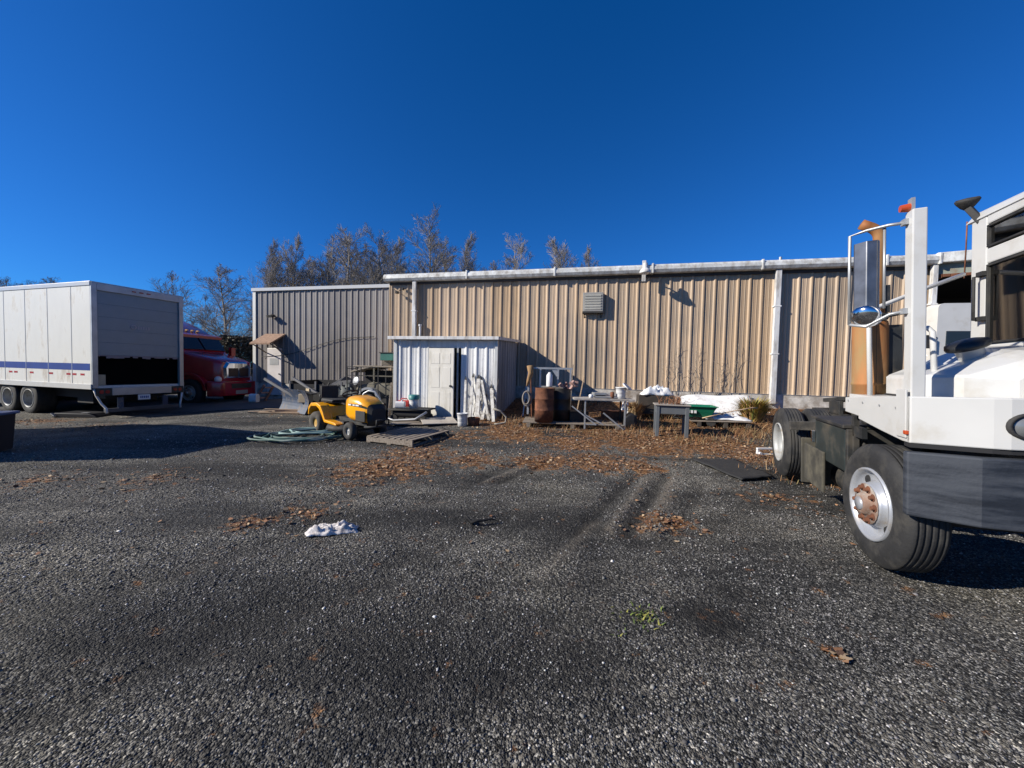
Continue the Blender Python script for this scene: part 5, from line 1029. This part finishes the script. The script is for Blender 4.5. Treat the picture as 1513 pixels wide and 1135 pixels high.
def bucket(name, loc, r, h, m, lab, cat='bucket', lid=None, tilt=0):
    mb = MB(); mb.lathe([(.001, 0), (r*.86, 0), (r*.9, h*.5), (r, h), (r*1.05, h), (r*1.05, h*.93), (r*1.0, h*.93)], (0, 0, 0), (0, 0, 1), 22)
    if not lid: mb.lathe([(r*.97, h), (r*.85, .02), (.001, .02)], (0, 0, 0), (0, 0, 1), 22)
    o = mb.build(name, m, recalc=False); o.location = loc; o.rotation_euler = (0, tilt, 0)
    if lid: mb = MB(); mb.lathe([(r*1.07, h-.09), (r*1.08, h+.02), (r*.8, h+.035), (.001, h+.035)], (0, 0, 0), (0, 0, 1), 22); mb.build('lid', lid, o)
    mb = MB(); mb.tube([(r*1.04*math.cos(R(t)), -.01-r*.5*math.sin(R(t)), h*.88-r*.9*math.sin(R(t))*.5) for t in range(0, 181, 20)], .004, 4); mb.build('handle', ALU, o)
    return tag(o, lab, cat)
cl = Matrix.Translation(c) @ Matrix.Rotation(R(-8), 4, 'Z')
bucket('bucket', cl @ Vector((.06, .1, .342)), .145, .34, PLAST, 'white bucket with teal lid standing on the black cart', lid=TEAL)
mb = MB(); mb.loft([rect_ring(x_, -.09, .09, .0, .19, .05) for x_ in (-.14, .1)]); mb.cyl((.02, 0, .18), (.02, 0, .23), .025, n=8); o = mb.build('jug', PLAST); base(o, cl @ Vector((-.25, -.05, .342)), 0); tag(o, 'white plastic jug lying on the left end of the black cart', 'jug')
mb = MB(); mb.loft([rect_ring(x_, -.1, .1, .0, .26, .05) for x_ in (-.16, .14)]); mb.tube([(-.1, 0, .25), (-.08, 0, .31), (.08, 0, .31), (.1, 0, .25)], .015, 6); o = mb.build('fuel_can', mat('red_plastic', (.5, .04, .03), .45)); base(o, cl @ Vector((-.42, .55, .25)), 0); tag(o, 'faded red fuel can behind the white jug near the mower nose', 'fuel can')
mb = MB(); mb.cbox((0, 0, .12), (.34, .3, .24)); o2 = mb.build('milk_crate', GREYP, bevel=.01); base(o2, cl @ Vector((-.42, .55, 0)), 0); tag(o2, 'dark crate under the red fuel can', 'crate')

# ------------------------------------------------------------------ leaning pickets and bucket at the shed front
PK = mat('peeling_white_picket', (.66, .64, .60), .7, var=.12, dirt=(.30, .27, .23), dscale=7, damt=.5)
plist = [(688, 560, 686, 612, 'leftmost white picket leaning on the shed right of its door'), (699, 556, 694, 616, 'second picket from the shed door, leaning on the ribbed front'), (707, 558, 705, 618, 'broad white picket in the middle of the leaning row'), (711, 560, 722, 621, 'long white picket slanting right across the leaning row'), (718, 585, 712, 620, 'short white picket low in the leaning row'), (726, 572, 729, 624, 'rightmost picket, mottled, leaning by the shed corner')]
for k, (x0, y0, x1, y1, lab) in enumerate(plist):
    a = S_(x0, y0, -.06); b = S_(x1, y1, -.38); b.z = max(b.z, -.12); wd_ = [.06, .07, .11, .07, .09, .09][k]; mb = MB(); d = (a-b).normalized(); sd = Vector((1, 0, 0)); nn = d.cross(sd).normalized()*.022; tip = a+d*.08
    A_ = [b-sd*wd_/2, b+sd*wd_/2, a+sd*wd_/2-d*.03, tip, a-sd*wd_/2-d*.03]; mb.add(A_+[p+nn for p in A_], [(0, 1, 2, 3, 4), (9, 8, 7, 6, 5)]+[(i, (i+1) % 5, 5+(i+1) % 5, 5+i) for i in range(5)])
    o = mb.build('picket', PK, bevel=.003); base(o, SR, SRZ); tag(o, lab, 'picket', 'white pickets leaning on the shed')
    mb = MB(); mb.add([a+sd*wd_*.51-d*.03-nn*.1, tip+d*.01-nn*.1, a-sd*wd_*.51-d*.03-nn*.1, a+sd*wd_*.51-d*.03+nn*1.1, tip+d*.01+nn*1.1, a-sd*wd_*.51-d*.03+nn*1.1], [(0, 1, 2), (5, 4, 3), (0, 3, 4, 1), (1, 4, 5, 2), (2, 5, 3, 0)]); mb.build('tip_cap', BLACK, o)
bk = G(683, 630); bucket('bucket', (bk.x, bk.y, bk.z), .135, .34, PLAST, 'white bucket on the ground right of the shed door')
mb = MB(); mb.lathe([(.001, 0), (.14, 0), (.16, .2), (.15, .22)], (0, 0, 0), (0, 0, 1), 14); o = mb.build('pot', RUST); base(o, (bk.x+.28, bk.y+.1, bk.z), 0); tag(o, 'rusty brown pot beside the white bucket at the pickets', 'pot')
lh = G(742, 628); mb = MB(); mb.tube([(-.25, 0, .42), (-.05, .02, .36), (.1, .05, .2), (.08, .0, .06), (-.1, -.08, .03), (-.2, -.1, .03)], .022, 8); o = mb.build('hose_piece', mat('pale_tan_hose', (.32, .29, .24), .7)); base(o, lh, 0); tag(o, 'bent pale hose piece at the shed right corner', 'hose')

# ------------------------------------------------------------------ drums, rack, platform
pq = G(850, 634)
PLT = thing('skid_platform', 'low weathered timber skid under the rusty drum', 'skid', (G(772, 634).x, G(772, 634).y+.15, g(.4, 9.4)), R(-6))
for k in range(5): mb = MB(); mb.box((0, k*.22, .14), (2.5, k*.22+.18, .17)); mb.build('plank', WOODG, PLT, bevel=.004)
for x_ in (.1, 1.2, 2.3): mb = MB(); mb.box((x_, 0, 0), (x_+.1, 1.06, .138)); mb.build('bearer', WOODG, PLT, bevel=.004)
pz = PLT.location.z+.17
def drum(px, py, Y, r, h, m, lab):
    c = U(px, py, Y); mb = MB(); mb.lathe([(.001, 0.01), (r*.97, .01), (r, 0), (r, h*.33), (r*1.03, h*.34), (r*1.03, h*.36), (r, h*.37), (r, h*.66), (r*1.03, h*.67), (r*1.03, h*.69), (r, h*.7), (r, h*.985), (r*1.02, h), (r*.97, h), (r*.96, h*.97), (.001, h*.97)], (0, 0, 0), (0, 0, 1), 32)
    o = mb.build('drum', m); base(o, (c.x, Y, pz+.002), 0); return tag(o, lab, 'drum')
drum(804, 600, 9.75, .235, .86, RUST, 'rust-brown steel drum standing on the timber skid')
drum(829, 600, 10.1, .24, .84, mat('black_drum_paint', (.02, .018, .018), .6, dirt=(.09, .04, .025), damt=.4), 'dark drum close right of the rusty drum')
c = U(800, 600, 10.3)
RC = thing('steel_rack', 'grey steel frame standing over the drums with a rope-hung post', 'rack', (c.x, 10.3, g(c.x, 10.3)), R(-8))
mb = MB()
for x_ in (-.05, .42, .75): mb.bar((x_, 0, 0), (x_, 0, 1.42), .045)
mb.bar((-.35, 0, 1.44), (.80, 0, 1.44), .05); mb.bar((-.05, 0, .95), (.8, 0, .95), .04); mb.bar((.3, .02, 1.42), (.42, .02, 1.25), .06, .1); mb.build('frame', ALU, RC)
mb = MB(); mb.bar((-.36, -.05, .2), (-.36, -.05, 1.0), .05); mb.build('post', ALU, RC)
mb = MB(); mb.tube([(-.33, -.08, 1.5), (-.30, -.1, 1.3), (-.36, -.1, 1.1), (-.40, -.1, .95)], [.09, .075, .05, .02], 7); mb.build('hanging_rag', mat('tan_rag', (.28, .17, .08), .9, bump=.4, bs=15), RC)
mb = MB(); mb.tube([(-.38+.12*math.cos(6.283*k/18), -.12, .62+.2*math.sin(6.283*k/18)) for k in range(18)], .02, 6, closed=True); mb.tube([(-.40+.09*math.cos(6.283*k/18), -.15, .64+.17*math.sin(6.283*k/18)) for k in range(18)], .02, 6, closed=True); mb.build('rope_coil', mat('grey_rope', (.22, .20, .18), .9), RC)
c = U(815, 548, 10.1); mb = MB(); mb.lathe([(.001, 0), (.075, 0), (.08, .02), (.08, .3), (.05, .34), (.03, .38), (.001, .38)], (0, 0, 0), (0, 0, 1), 18); o = mb.build('gas_cylinder', PLAST); base(o, (c.x-.05, 10.1, pz+.88), 0); tag(o, 'small white cylinder standing above the rusty drum inside the rack', 'cylinder')
mb = MB(); mb.bar((-.2, 0, 0), (.35, 0, 0), .3, .03); o = mb.build('drum_board', WOODG); base(o, (c.x-.05, 10.1, pz+.862), R(-5)); tag(o, 'short grey board bridging the drum tops', 'board')
c = U(832, 566, 9.95); mb = MB(); rd = random.Random(5)
for k in range(9): q = Vector((rd.uniform(-.22, .22), rd.uniform(-.1, .1), rd.uniform(0, .14))); mb.cbox(q, (rd.uniform(.06, .16), .08, rd.uniform(.04, .1)), (rd.random(), rd.random(), rd.random()*3))
o = mb.build('scrap_bundle', mat('pinkish_scrap', (.36, .22, .19), .8, var=.3)); base(o, (c.x, 10.1, pz+.87), 0); o.location.x += .18; tag(o, 'pinkish scrap bundle piled on the dark drum', 'scrap')

cl_ = [('plank', WOODG, .12, 1.5, (842, 600, 10.9), 14, 'grey plank leaning on the tan wall between the drums and the table'),
 ('plank', WOODN, .09, 1.2, (851, 600, 10.8), 22, 'paler brown plank leaning beside the grey one left of the table'),
 ('steel_pipe', RUST, .04, 1.5, (786, 600, 10.5), 8, 'rusty pipe standing behind the rope-hung post'),
 ('steel_pipe', ALU, .035, 1.3, (773, 600, 11.0), 16, 'grey pipe leaning in the shed shadow left of the rack'),
 ('plank', WOODG, .14, 1.0, (575, 600, 11.4), 12, 'short grey plank leaning on the left shed corner'),
 ('steel_bar', CHASS, .05, 1.1, (463, 600, 12.0), 35, 'black bar leaning over the plow frame')]
for nm_, m_2, wd_, L2, (px_, py_, Y_), tl, lab in cl_:
    c = U(px_, py_, Y_); mb = MB(); mb.bar((0, 0, 0), (0, 0, L2), wd_, .03); o = mb.build(nm_, m_2, bevel=.003); o.location = (c.x, Y_, g(c.x, Y_)-.01); o.rotation_euler = (R(-10), R(tl-12), R(-10)); tag(o, lab, nm_.split('_')[-1])
def blocky(name, m, p, d, rz, lab, cat):
    mb = MB(); mb.box((-d[0]/2, -d[1]/2, 0), (d[0]/2, d[1]/2, d[2])); o = mb.build(name, m, bevel=.012); base(o, p, rz)
    mb = MB(); t = .03; mb.box((-d[0]/2-.01, -d[1]/2-.01, d[2]+.002), (d[0]/2+.01, d[1]/2+.01, d[2]+t)); mb.build('lid', m, o, bevel=.006); return tag(o, lab, cat)
for px_, py_, Y_, d_, m_2, rz_, nm_, lab, cat in ((478, 600, 11.3, (.45, .3, .28), CHASS, R(12), 'battery_case', 'black case on the ground behind the mower rear fender', 'case'), (524, 600, 11.2, (.35, .3, .45), OLIVE, R(-20), 'tool_chest', 'olive tool chest behind the mower steering wheel', 'chest'), (853, 620, 10.1, (.5, .35, .32), MATS['black_drum_paint'], R(8), 'storage_box', 'dark storage box on the ground under the left part of the table', 'box'), (905, 620, 10.4, (.6, .3, .26), RUST, R(-6), 'storage_box', 'rust-brown low box under the right part of the table', 'box'), (1050, 620, 10.3, (.5, .3, .2), WOODG, R(-12), 'wooden_box', 'grey wooden box behind the green cart at the wall', 'box')):
    c = U(px_, py_, Y_); blocky(nm_, m_2, (c.x, Y_, g(c.x, Y_)-.01), d_, rz_, lab, cat)
# ------------------------------------------------------------------ folding work table and things on it
t0 = G(866, 640); t0.y += .35
tz = 1.6-(588-547.5)*t0.y/568
c = U(848, 600, t0.y); TBx = c.x; c2 = U(936, 600, t0.y); TL_ = c2.x-c.x
TBZ = g(c.x+.5, t0.y); Ht = tz-TBZ
TB = thing('work_table', 'grey folding work table with crossed legs against the tan wall', 'table', (TBx, t0.y, TBZ), R(-4))
mb = MB(); mb.box((0, 0, Ht-.05), (TL_, .62, Ht)); mb.build('tabletop', mat('worn_table_top', (.33, .30, .27), .7, var=.25, dirt=(.5, .48, .45), dscale=6, damt=.4), TB, bevel=.006)
for x_, y_ in ((.28, .04), (.28, .58), (TL_-.22, .04), (TL_-.22, .58)): mb = MB(); mb.bar((x_, y_, 0), (x_, y_, Ht-.052), .035); mb.build('leg', CHASS if y_ > .1 else ALU, TB)
mb = MB(); mb.bar((-.05, .0, Ht-.2), (.55, -.02, .12), .03); mb.bar((.3, .03, .35), (.75, .03, .12), .03); mb.bar((TL_-.75, -.02, .42), (TL_-.25, 0, .02), .035); mb.bar((.28, .04, .12), (TL_-.22, .04, .12), .025); mb.build('cross_brace', ALU, TB)
tm = Matrix.Translation(TB.location) @ Matrix.Rotation(R(-4), 4, 'Z')
bucket('bucket', tm @ Vector((TL_-.30, .2, Ht+.002)), .13, .29, PLAST, 'white bucket on the right end of the work table')
mb = MB(); mb.cyl((0, 0, 0), (0, 0, .025), .13, n=20); o = mb.build('plastic_disc', PLAST); o.location = tm @ Vector((TL_-.17, .15, Ht+.30)); o.rotation_euler = (R(20), R(35), 0); tag(o, 'white disc lid tilted against the top of the table bucket', 'loose lid')
mb = MB(); mb.cbox((0, 0, .03), (.7, .4, .03), (R(12), 0, 0)); mb.cbox((-.2, 0, .07), (.3, .3, .05)); o = mb.build('sheet_scrap', ALU); base(o, tm @ Vector((.85, .3, Ht+.04)), 0); tag(o, 'grey sheet metal offcuts lying in the middle of the table', 'sheet metal')
mb = MB(); mb.lathe([(.001, 0), (.05, 0), (.055, .08), (.02, .1), (.001, .1)], (0, 0, 0), (0, 0, 1), 12); o = mb.build('cup', PLAST); base(o, tm @ Vector((.42, .1, Ht+.002)), 0); tag(o, 'small white cup on the left part of the table', 'cup')
mb = MB(); mb.lathe([(.001, 0), (.05, 0), (.05, .16), (.001, .17)], (0, 0, 0), (0, 0, 1), 12); o = mb.build('rusty_can', RUST); base(o, tm @ Vector((TL_-.52, .15, Ht+.002)), 0); tag(o, 'rusty can left of the white bucket on the table', 'can')
def crumple(name, p, sx, sy, sz, m, lab, cat, seed=0, n=22, rz=0, amp=1.):
    mb = MB(); vs_ = []
    for j in range(n):
        for i in range(n):
            u_, v_ = i/(n-1)*2-1, j/(n-1)*2-1; q = Vector((u_*2.2+seed, v_*2.2, seed*1.3)); e = max(0, 1-max(abs(u_), abs(v_))**3)
            h_ = (abs(noise.noise(q*1.2))*1.2+.5*abs(noise.noise(q*3)))*e*sz*amp+.3*sz*e
            vs_.append((u_*sx*(1+.18*noise.noise(q+Vector((9, 0, 0)))), v_*sy*(1+.3*noise.noise(q*1.5+Vector((0, 9, 0)))), h_))
    mb.add(vs_, [(j*n+i, j*n+i+1, (j+1)*n+i+1, (j+1)*n+i) for j in range(n-1) for i in range(n-1)], True); o = mb.build(name, m, recalc=False)
    s_ = o.modifiers.new('solid', 'SOLIDIFY'); s_.thickness = .006; base(o, p, rz); return tag(o, lab, cat)
c = G(922, 618); crumple('plastic_bag', (c.x, c.y, c.z+.02), .14, .12, .34, PLAST, 'crumpled white plastic bag hanging low under the table right end', 'bag', 3, 16, amp=1.3)
c = U(972, 578, 10.6); crumple('plastic_wrap', (c.x, 10.7, .98), .42, .2, .26, SHEETM, 'crumpled pale plastic wrap against the wall between table and planter', 'plastic wrap', 5, 20)
mb = MB(); mb.box((-.5, -.22, 0), (.5, .25, .5)); o = mb.build('wooden_crate', mat('dark_old_wood', (.05, .04, .032), .9, var=.3), bevel=.01); base(o, (c.x, 10.7, .46), R(-10)); tag(o, 'dark old crate under the plastic wrap at the wall', 'crate')
c = U(508, 585, 11.9); crumple('grey_tarp', (c.x, 12.2, g(c.x, 12.2)+.05), .75, .5, .95, mat('grey_green_tarp', (.09, .10, .095), .7, bump=.3, bs=6), 'grey-green tarp draped over a heap behind the mower', 'tarp', 11, 26, R(-10), .8)
c = U(470, 590, 12.9); crumple('black_sheeting', (c.x, 13.6, g(c.x, 13.6)+.05), 1.1, .6, .8, DARKM, 'black plastic sheeting heaped beyond the trailer by the grey wall', 'sheeting', 14, 22, R(-10), .8)
c = G(935, 636); mb = MB(); mb.loft([rect_ring(x_, -.12, .12, 0, h_, .05) for x_, h_ in ((-.15, .3), (0, .42), (.14, .34))]); o = mb.build('sack', mat('black_sack', (.015, .015, .018), .6, bump=.4, bs=9)); base(o, (c.x, c.y+.25, c.z), 0); tag(o, 'black sack slumped on the ground at the table right leg', 'sack')

# ------------------------------------------------------------------ planter, cart, sheet, debris
pc_ = G(968, 645); pd_ = G(1013, 648)
PW = (pd_-pc_).length+.06; PRZ = dirz(pc_, pd_)
pzt = 1.6-(598-550)*pc_.y/568-pc_.z
PN = thing('raised_planter', 'dark grey raised planter box on legs with dead stalks', 'planter', pc_, PRZ)
PD = .42; zt = .02+(645-598)*pc_.y/568
mb = MB(); mb.box((.02, .02, zt-.22), (PW-.02, .05, zt-.03)); mb.box((.02, PD-.05, zt-.22), (PW-.02, PD-.02, zt-.03)); mb.box((.02, .05, zt-.22), (.05, PD-.05, zt-.03)); mb.box((PW-.05, .05, zt-.22), (PW-.02, PD-.05, zt-.03)); mb.box((.05, .05, zt-.2), (PW-.05, PD-.05, zt-.18)); mb.build('box_panel', GREYP, PN, bevel=.005)
mb = MB(); mb.box((-.03, -.03, zt-.028), (PW+.03, .05, zt)); mb.box((-.03, PD-.05, zt-.028), (PW+.03, PD+.03, zt)); mb.box((-.03, .05, zt-.028), (.05, PD-.05, zt)); mb.box((PW-.05, .05, zt-.028), (PW+.03, PD-.05, zt)); mb.build('rim', mat('faded_planter_rim', (.30, .27, .24), .7), PN, bevel=.006)
for x_, y_ in ((0, 0), (PW-.08, 0), (0, PD-.08), (PW-.08, PD-.08)): mb = MB(); mb.box((x_, y_, -.02), (x_+.08, y_+.08, zt-.03)); mb.build('leg', GREYP, PN, bevel=.008)
mb = MB(); mb.box((.05, .05, zt-.1), (PW-.05, PD-.05, zt-.06)); mb.build('soil', mat('dark_soil', (.05, .035, .025), .95, bump=.5), PN)
mb = MB(); rd = random.Random(8)
for _ in range(40): q = Vector((rd.uniform(.08, PW-.1), rd.uniform(.08, PD-.1), zt-.06)); mb.tube([q, q+Vector((rd.uniform(-.06, .06), rd.uniform(-.05, .05), rd.uniform(.08, .24))), q+Vector((rd.uniform(-.14, .14), rd.uniform(-.1, .1), rd.uniform(.12, .3)))], [.006, .005, .003], 4)
mb.build('dead_stalks', mat('dead_brown_stalk', (.26, .12, .06), .9, var=.3), PN, recalc=False)
c = U(1002, 592, pc_.y+.2); mb = MB(); mb.cbox((0, 0, .06), (.09, .09, .2), (R(8), R(6), .3)); o = mb.build('wood_block', WOODG, bevel=.005); base(o, (c.x, pc_.y+.25, pc_.z+zt+.0), 0); tag(o, 'grey wood block standing on the right end of the planter', 'wood block')
c = G(1036, 632); c.y += .3; c.z = g(c.x, c.y)
GT = thing('green_cart', 'green plastic yard cart with white lettering beside the planter', 'cart', c, R(-14))
mb = MB(); gz = .22
mb.loft([[(-x_, -y_, z), (x_, -y_, z), (x_, y_, z), (-x_, y_, z)] for x_, y_, z in ((.30, .20, gz), (.36, .26, gz+.14), (.42, .31, gz+.28), (.45, .34, gz+.28), (.45, .34, gz+.26))]+[[(-x_, -y_, z), (x_, -y_, z), (x_, y_, z), (-x_, y_, z)] for x_, y_, z in ((.42, .31, gz+.265), (.30, .2, gz+.02))], smooth=False); mb.build('tub', GREEN, GT, bevel=.01)
mb = MB()
for k, x_ in enumerate((-.26, -.18, -.10)): mb.box((x_, -.292, gz+.10), (x_+.05, -.262, gz+.17))
mb.build('lettering', PLAST, GT)
mb = MB(); mb.tube([(-.4, 0, gz+.1), (-.55, 0, gz-.05), (-.3, 0, gz-.1), (.3, 0, gz-.1)], .02, 6); mb.bar((-.25, -.2, gz-.1), (-.25, -.2, gz), .03); mb.build('frame', CHASS, GT)
for s_ in (-1, 1): mb = MB(); mb.cyl((.3, s_*.22, .11), (.3, s_*.28, .11), .11, n=16); mb.build('wheel', BLACK, GT)
a = W(1003, 582, -.12); b = W(1107, 612, -.12)
mb = MB(); n = 14; vs_ = []
for j in range(n):
    for i in range(24):
        u_ = i/23; v_ = j/(n-1); zt_ = a.z+.02*math.sin(u_*9)-.0*u_; zb_ = .45; z = zt_*(1-v_)+zb_*v_; top = 1
        vs_.append((a.x+(b.x-a.x)*u_+.03*noise.noise(Vector((u_*3, v_*2, 1))), -.10-.8*v_**1.3+.06*noise.noise(Vector((u_*4, v_*3, 4))), z-(.12*(1-u_)**6)*(1-v_)))
mb.add(vs_, [(j*24+i, j*24+i+1, (j+1)*24+i+1, (j+1)*24+i) for j in range(n-1) for i in range(23)], True)
o = mb.build('plastic_sheet', SHEETM, recalc=False); s_ = o.modifiers.new('solid', 'SOLIDIFY'); s_.thickness = .012; base(o, WR, WRZ); tag(o, 'large white plastic sheet leaning against the foot of the tan wall', 'plastic sheet')
c = G(1070, 632)
DB = thing('debris_skid', 'dark wooden skid carrying torn white sheeting beside the green cart', 'skid', (c.x, c.y+.15, c.z), R(-16))
for k in range(4): mb = MB(); mb.box((-.75, k*.17-.3, .15), (.62, k*.17-.17, .175), Matrix.Rotation(R(-2), 4, 'Y')); mb.build('plank', WOODG, DB, bevel=.003)
for x_ in (-.6, 0, .5): mb = MB(); mb.box((x_, -.3, 0), (x_+.09, .35, .13)); mb.build('bearer', mat('dark_old_wood', (.05, .04, .032), .9), DB, bevel=.004)
crumple('torn_sheeting', (c.x+.12, c.y+.2, c.z+.2), .55, .26, .12, SHEETM, 'torn white sheeting heaped on the debris skid', 'sheeting', 8, 22, R(-16))
mb = MB(); mb.tube([(-.55, 0, .0), (0, .02, .16), (.6, .06, .30), (.75, .08, .30)], .014, 6); o = mb.build('wood_pole', WOODN); base(o, (c.x, c.y-.05, c.z+.22), R(-10)); tag(o, 'thin pale pole lying slanted across the torn sheeting', 'pole')

# ------------------------------------------------------------------ flat things on the gravel
m1, m2, m3, m4 = G(1023, 682), G(1095, 714), G(1143, 708), G(1085, 683)
mb = MB(); n = 16; vs_ = []
for j in range(n):
    for i in range(n):
        u_, v_ = i/(n-1), j/(n-1); p = m1.lerp(m4, u_).lerp(m2.lerp(m3, u_), v_); w_ = .02*noise.noise(Vector((u_*3, v_*3, 2)))
        x_, y_ = p.x+w_, p.y+w_; vs_.append((x_, y_, ghit(x_, y_)+.03+.02*abs(noise.noise(Vector((u_*4, v_*4, 7))))))
mb.add(vs_, [(j*n+i, j*n+i+1, (j+1)*n+i+1, (j+1)*n+i) for j in range(n-1) for i in range(n-1)], True)
o = mb.build('rubber_mat', mat('black_mat', (.02, .02, .021), .85, bump=.2), recalc=False); s_ = o.modifiers.new('solid', 'SOLIDIFY'); s_.thickness = .02; tag(o, 'flat black rubber mat on the gravel left of the yard truck', 'mat')
c = G(490, 788); crumple('rag', (c.x, c.y+.03, c.z-.0), .23, .085, .085, CLOTH, 'crumpled dirty white rag on the gravel in the foreground', 'rag', 2, 30, R(14), 1.2)
c = G(703, 775); mb = MB(); mb.tube([(-.12, 0, .02), (-.09, .03, .05), (-.05, -.01, .02), (.02, .0, .035), (.08, .015, .03), (.16, .03, .04), (.22, .03, .02)], [.006, .014, .02, .016, .014, .01, .004], 7); mb.tube([(-.05, 0, .03), (-.1, .06, .06), (-.13, .1, .05)], [.012, .008, .003], 5); o = mb.build('stick', mat('black_wet_wood', (.012, .011, .01), .8)); base(o, c, .1); tag(o, 'short black stick lying alone on the gravel', 'stick')
c = G(1128, 672)
mb = MB(); mb.bar((-.14, 0, .12), (.25, 0, .12), .05, .03); mb.bar((-.12, 0, 0), (-.12, 0, .1), .04); mb.cyl((-.09, -.05, .03), (-.09, .05, .03), .03, n=10); mb.bar((-.05, 0, .01), (.25, 0, .01), .05, .02); o = mb.build('metal_bracket', PLAST, bevel=.004); base(o, c, R(5)); tag(o, 'small white metal bracket on leaves beside the rear tyre', 'bracket')
bn = G(8, 672)
BN = thing('waste_bin', 'dark blue waste bin cut off by the left edge of the photo', 'bin', (bn.x-.30, bn.y, bn.z), R(20))
mb = MB(); mb.loft([[(-x_, 0, z), (0, 0, z), (0, y_, z), (-x_, y_, z)] for x_, y_, z in ((.5, .5, 0), (.58, .58, .62))], smooth=False); mb.build('body', mat('navy_plastic', (.005, .006, .012), .7), BN, bevel=.02)
mb = MB(); mb.box((-.62, -.03, .622), (.03, .62, .67)); mb.build('lid', mat('sky_reflection_lid', (.06, .12, .25), .4), BN, bevel=.015)  # lid's blue is sky reflection put into the colour
c = G(110, 617)
mb = MB(); mb.loft([rect_ring(x_, -.35, .35, 0, h_, .02) for x_, h_ in ((-.6, .06), (-.55, .14), (.45, .12), (.6, .05))], smooth=False); o = mb.build('drain_pan', mat('dark_pan_metal', (.02, .02, .025), .5), bevel=.006); base(o, (c.x, c.y+.3, c.z), R(6)); tag(o, 'flat black pan on the ground under the box truck tail', 'pan')
mb = MB(); mb.bar((-.62, -.36, .13), (-.5, -.38, .05), .06, .03); mb.bar((.2, -.3, .15), (.4, -.3, .15), .1, .02); mb.build('pan_edge', ALU, o)
c = U(384, 592, 15.6); 
mb = MB(); mb.bar((-.3, 0, .02), (.25, 0, .7), .08, .06); mb.bar((-.1, .3, .02), (.4, .3, .7), .08, .06)
for k in range(3): mb.cbox((-.15+.2*k, .15, .15+.22*k), (.25, .4, .04))
o = mb.build('wooden_steps', mat('reddish_step_wood', (.34, .18, .13), .8)); base(o, (c.x, 15.6, g(c.x, 15.6)), R(-20)); tag(o, 'small reddish wooden steps at the grey building corner', 'steps')
mb = MB(); mb.loft([rect_ring(x_, -.12, .12, 0, .35, .08) for x_ in (-.14, .14)]); o = mb.build('sack', PLAST); base(o, (c.x-.1, 15.4, g(c.x, 15.4)+.75), 0)
o.location.z = g(c.x, 15.4); tag(o, 'white sack beside the reddish steps', 'sack')
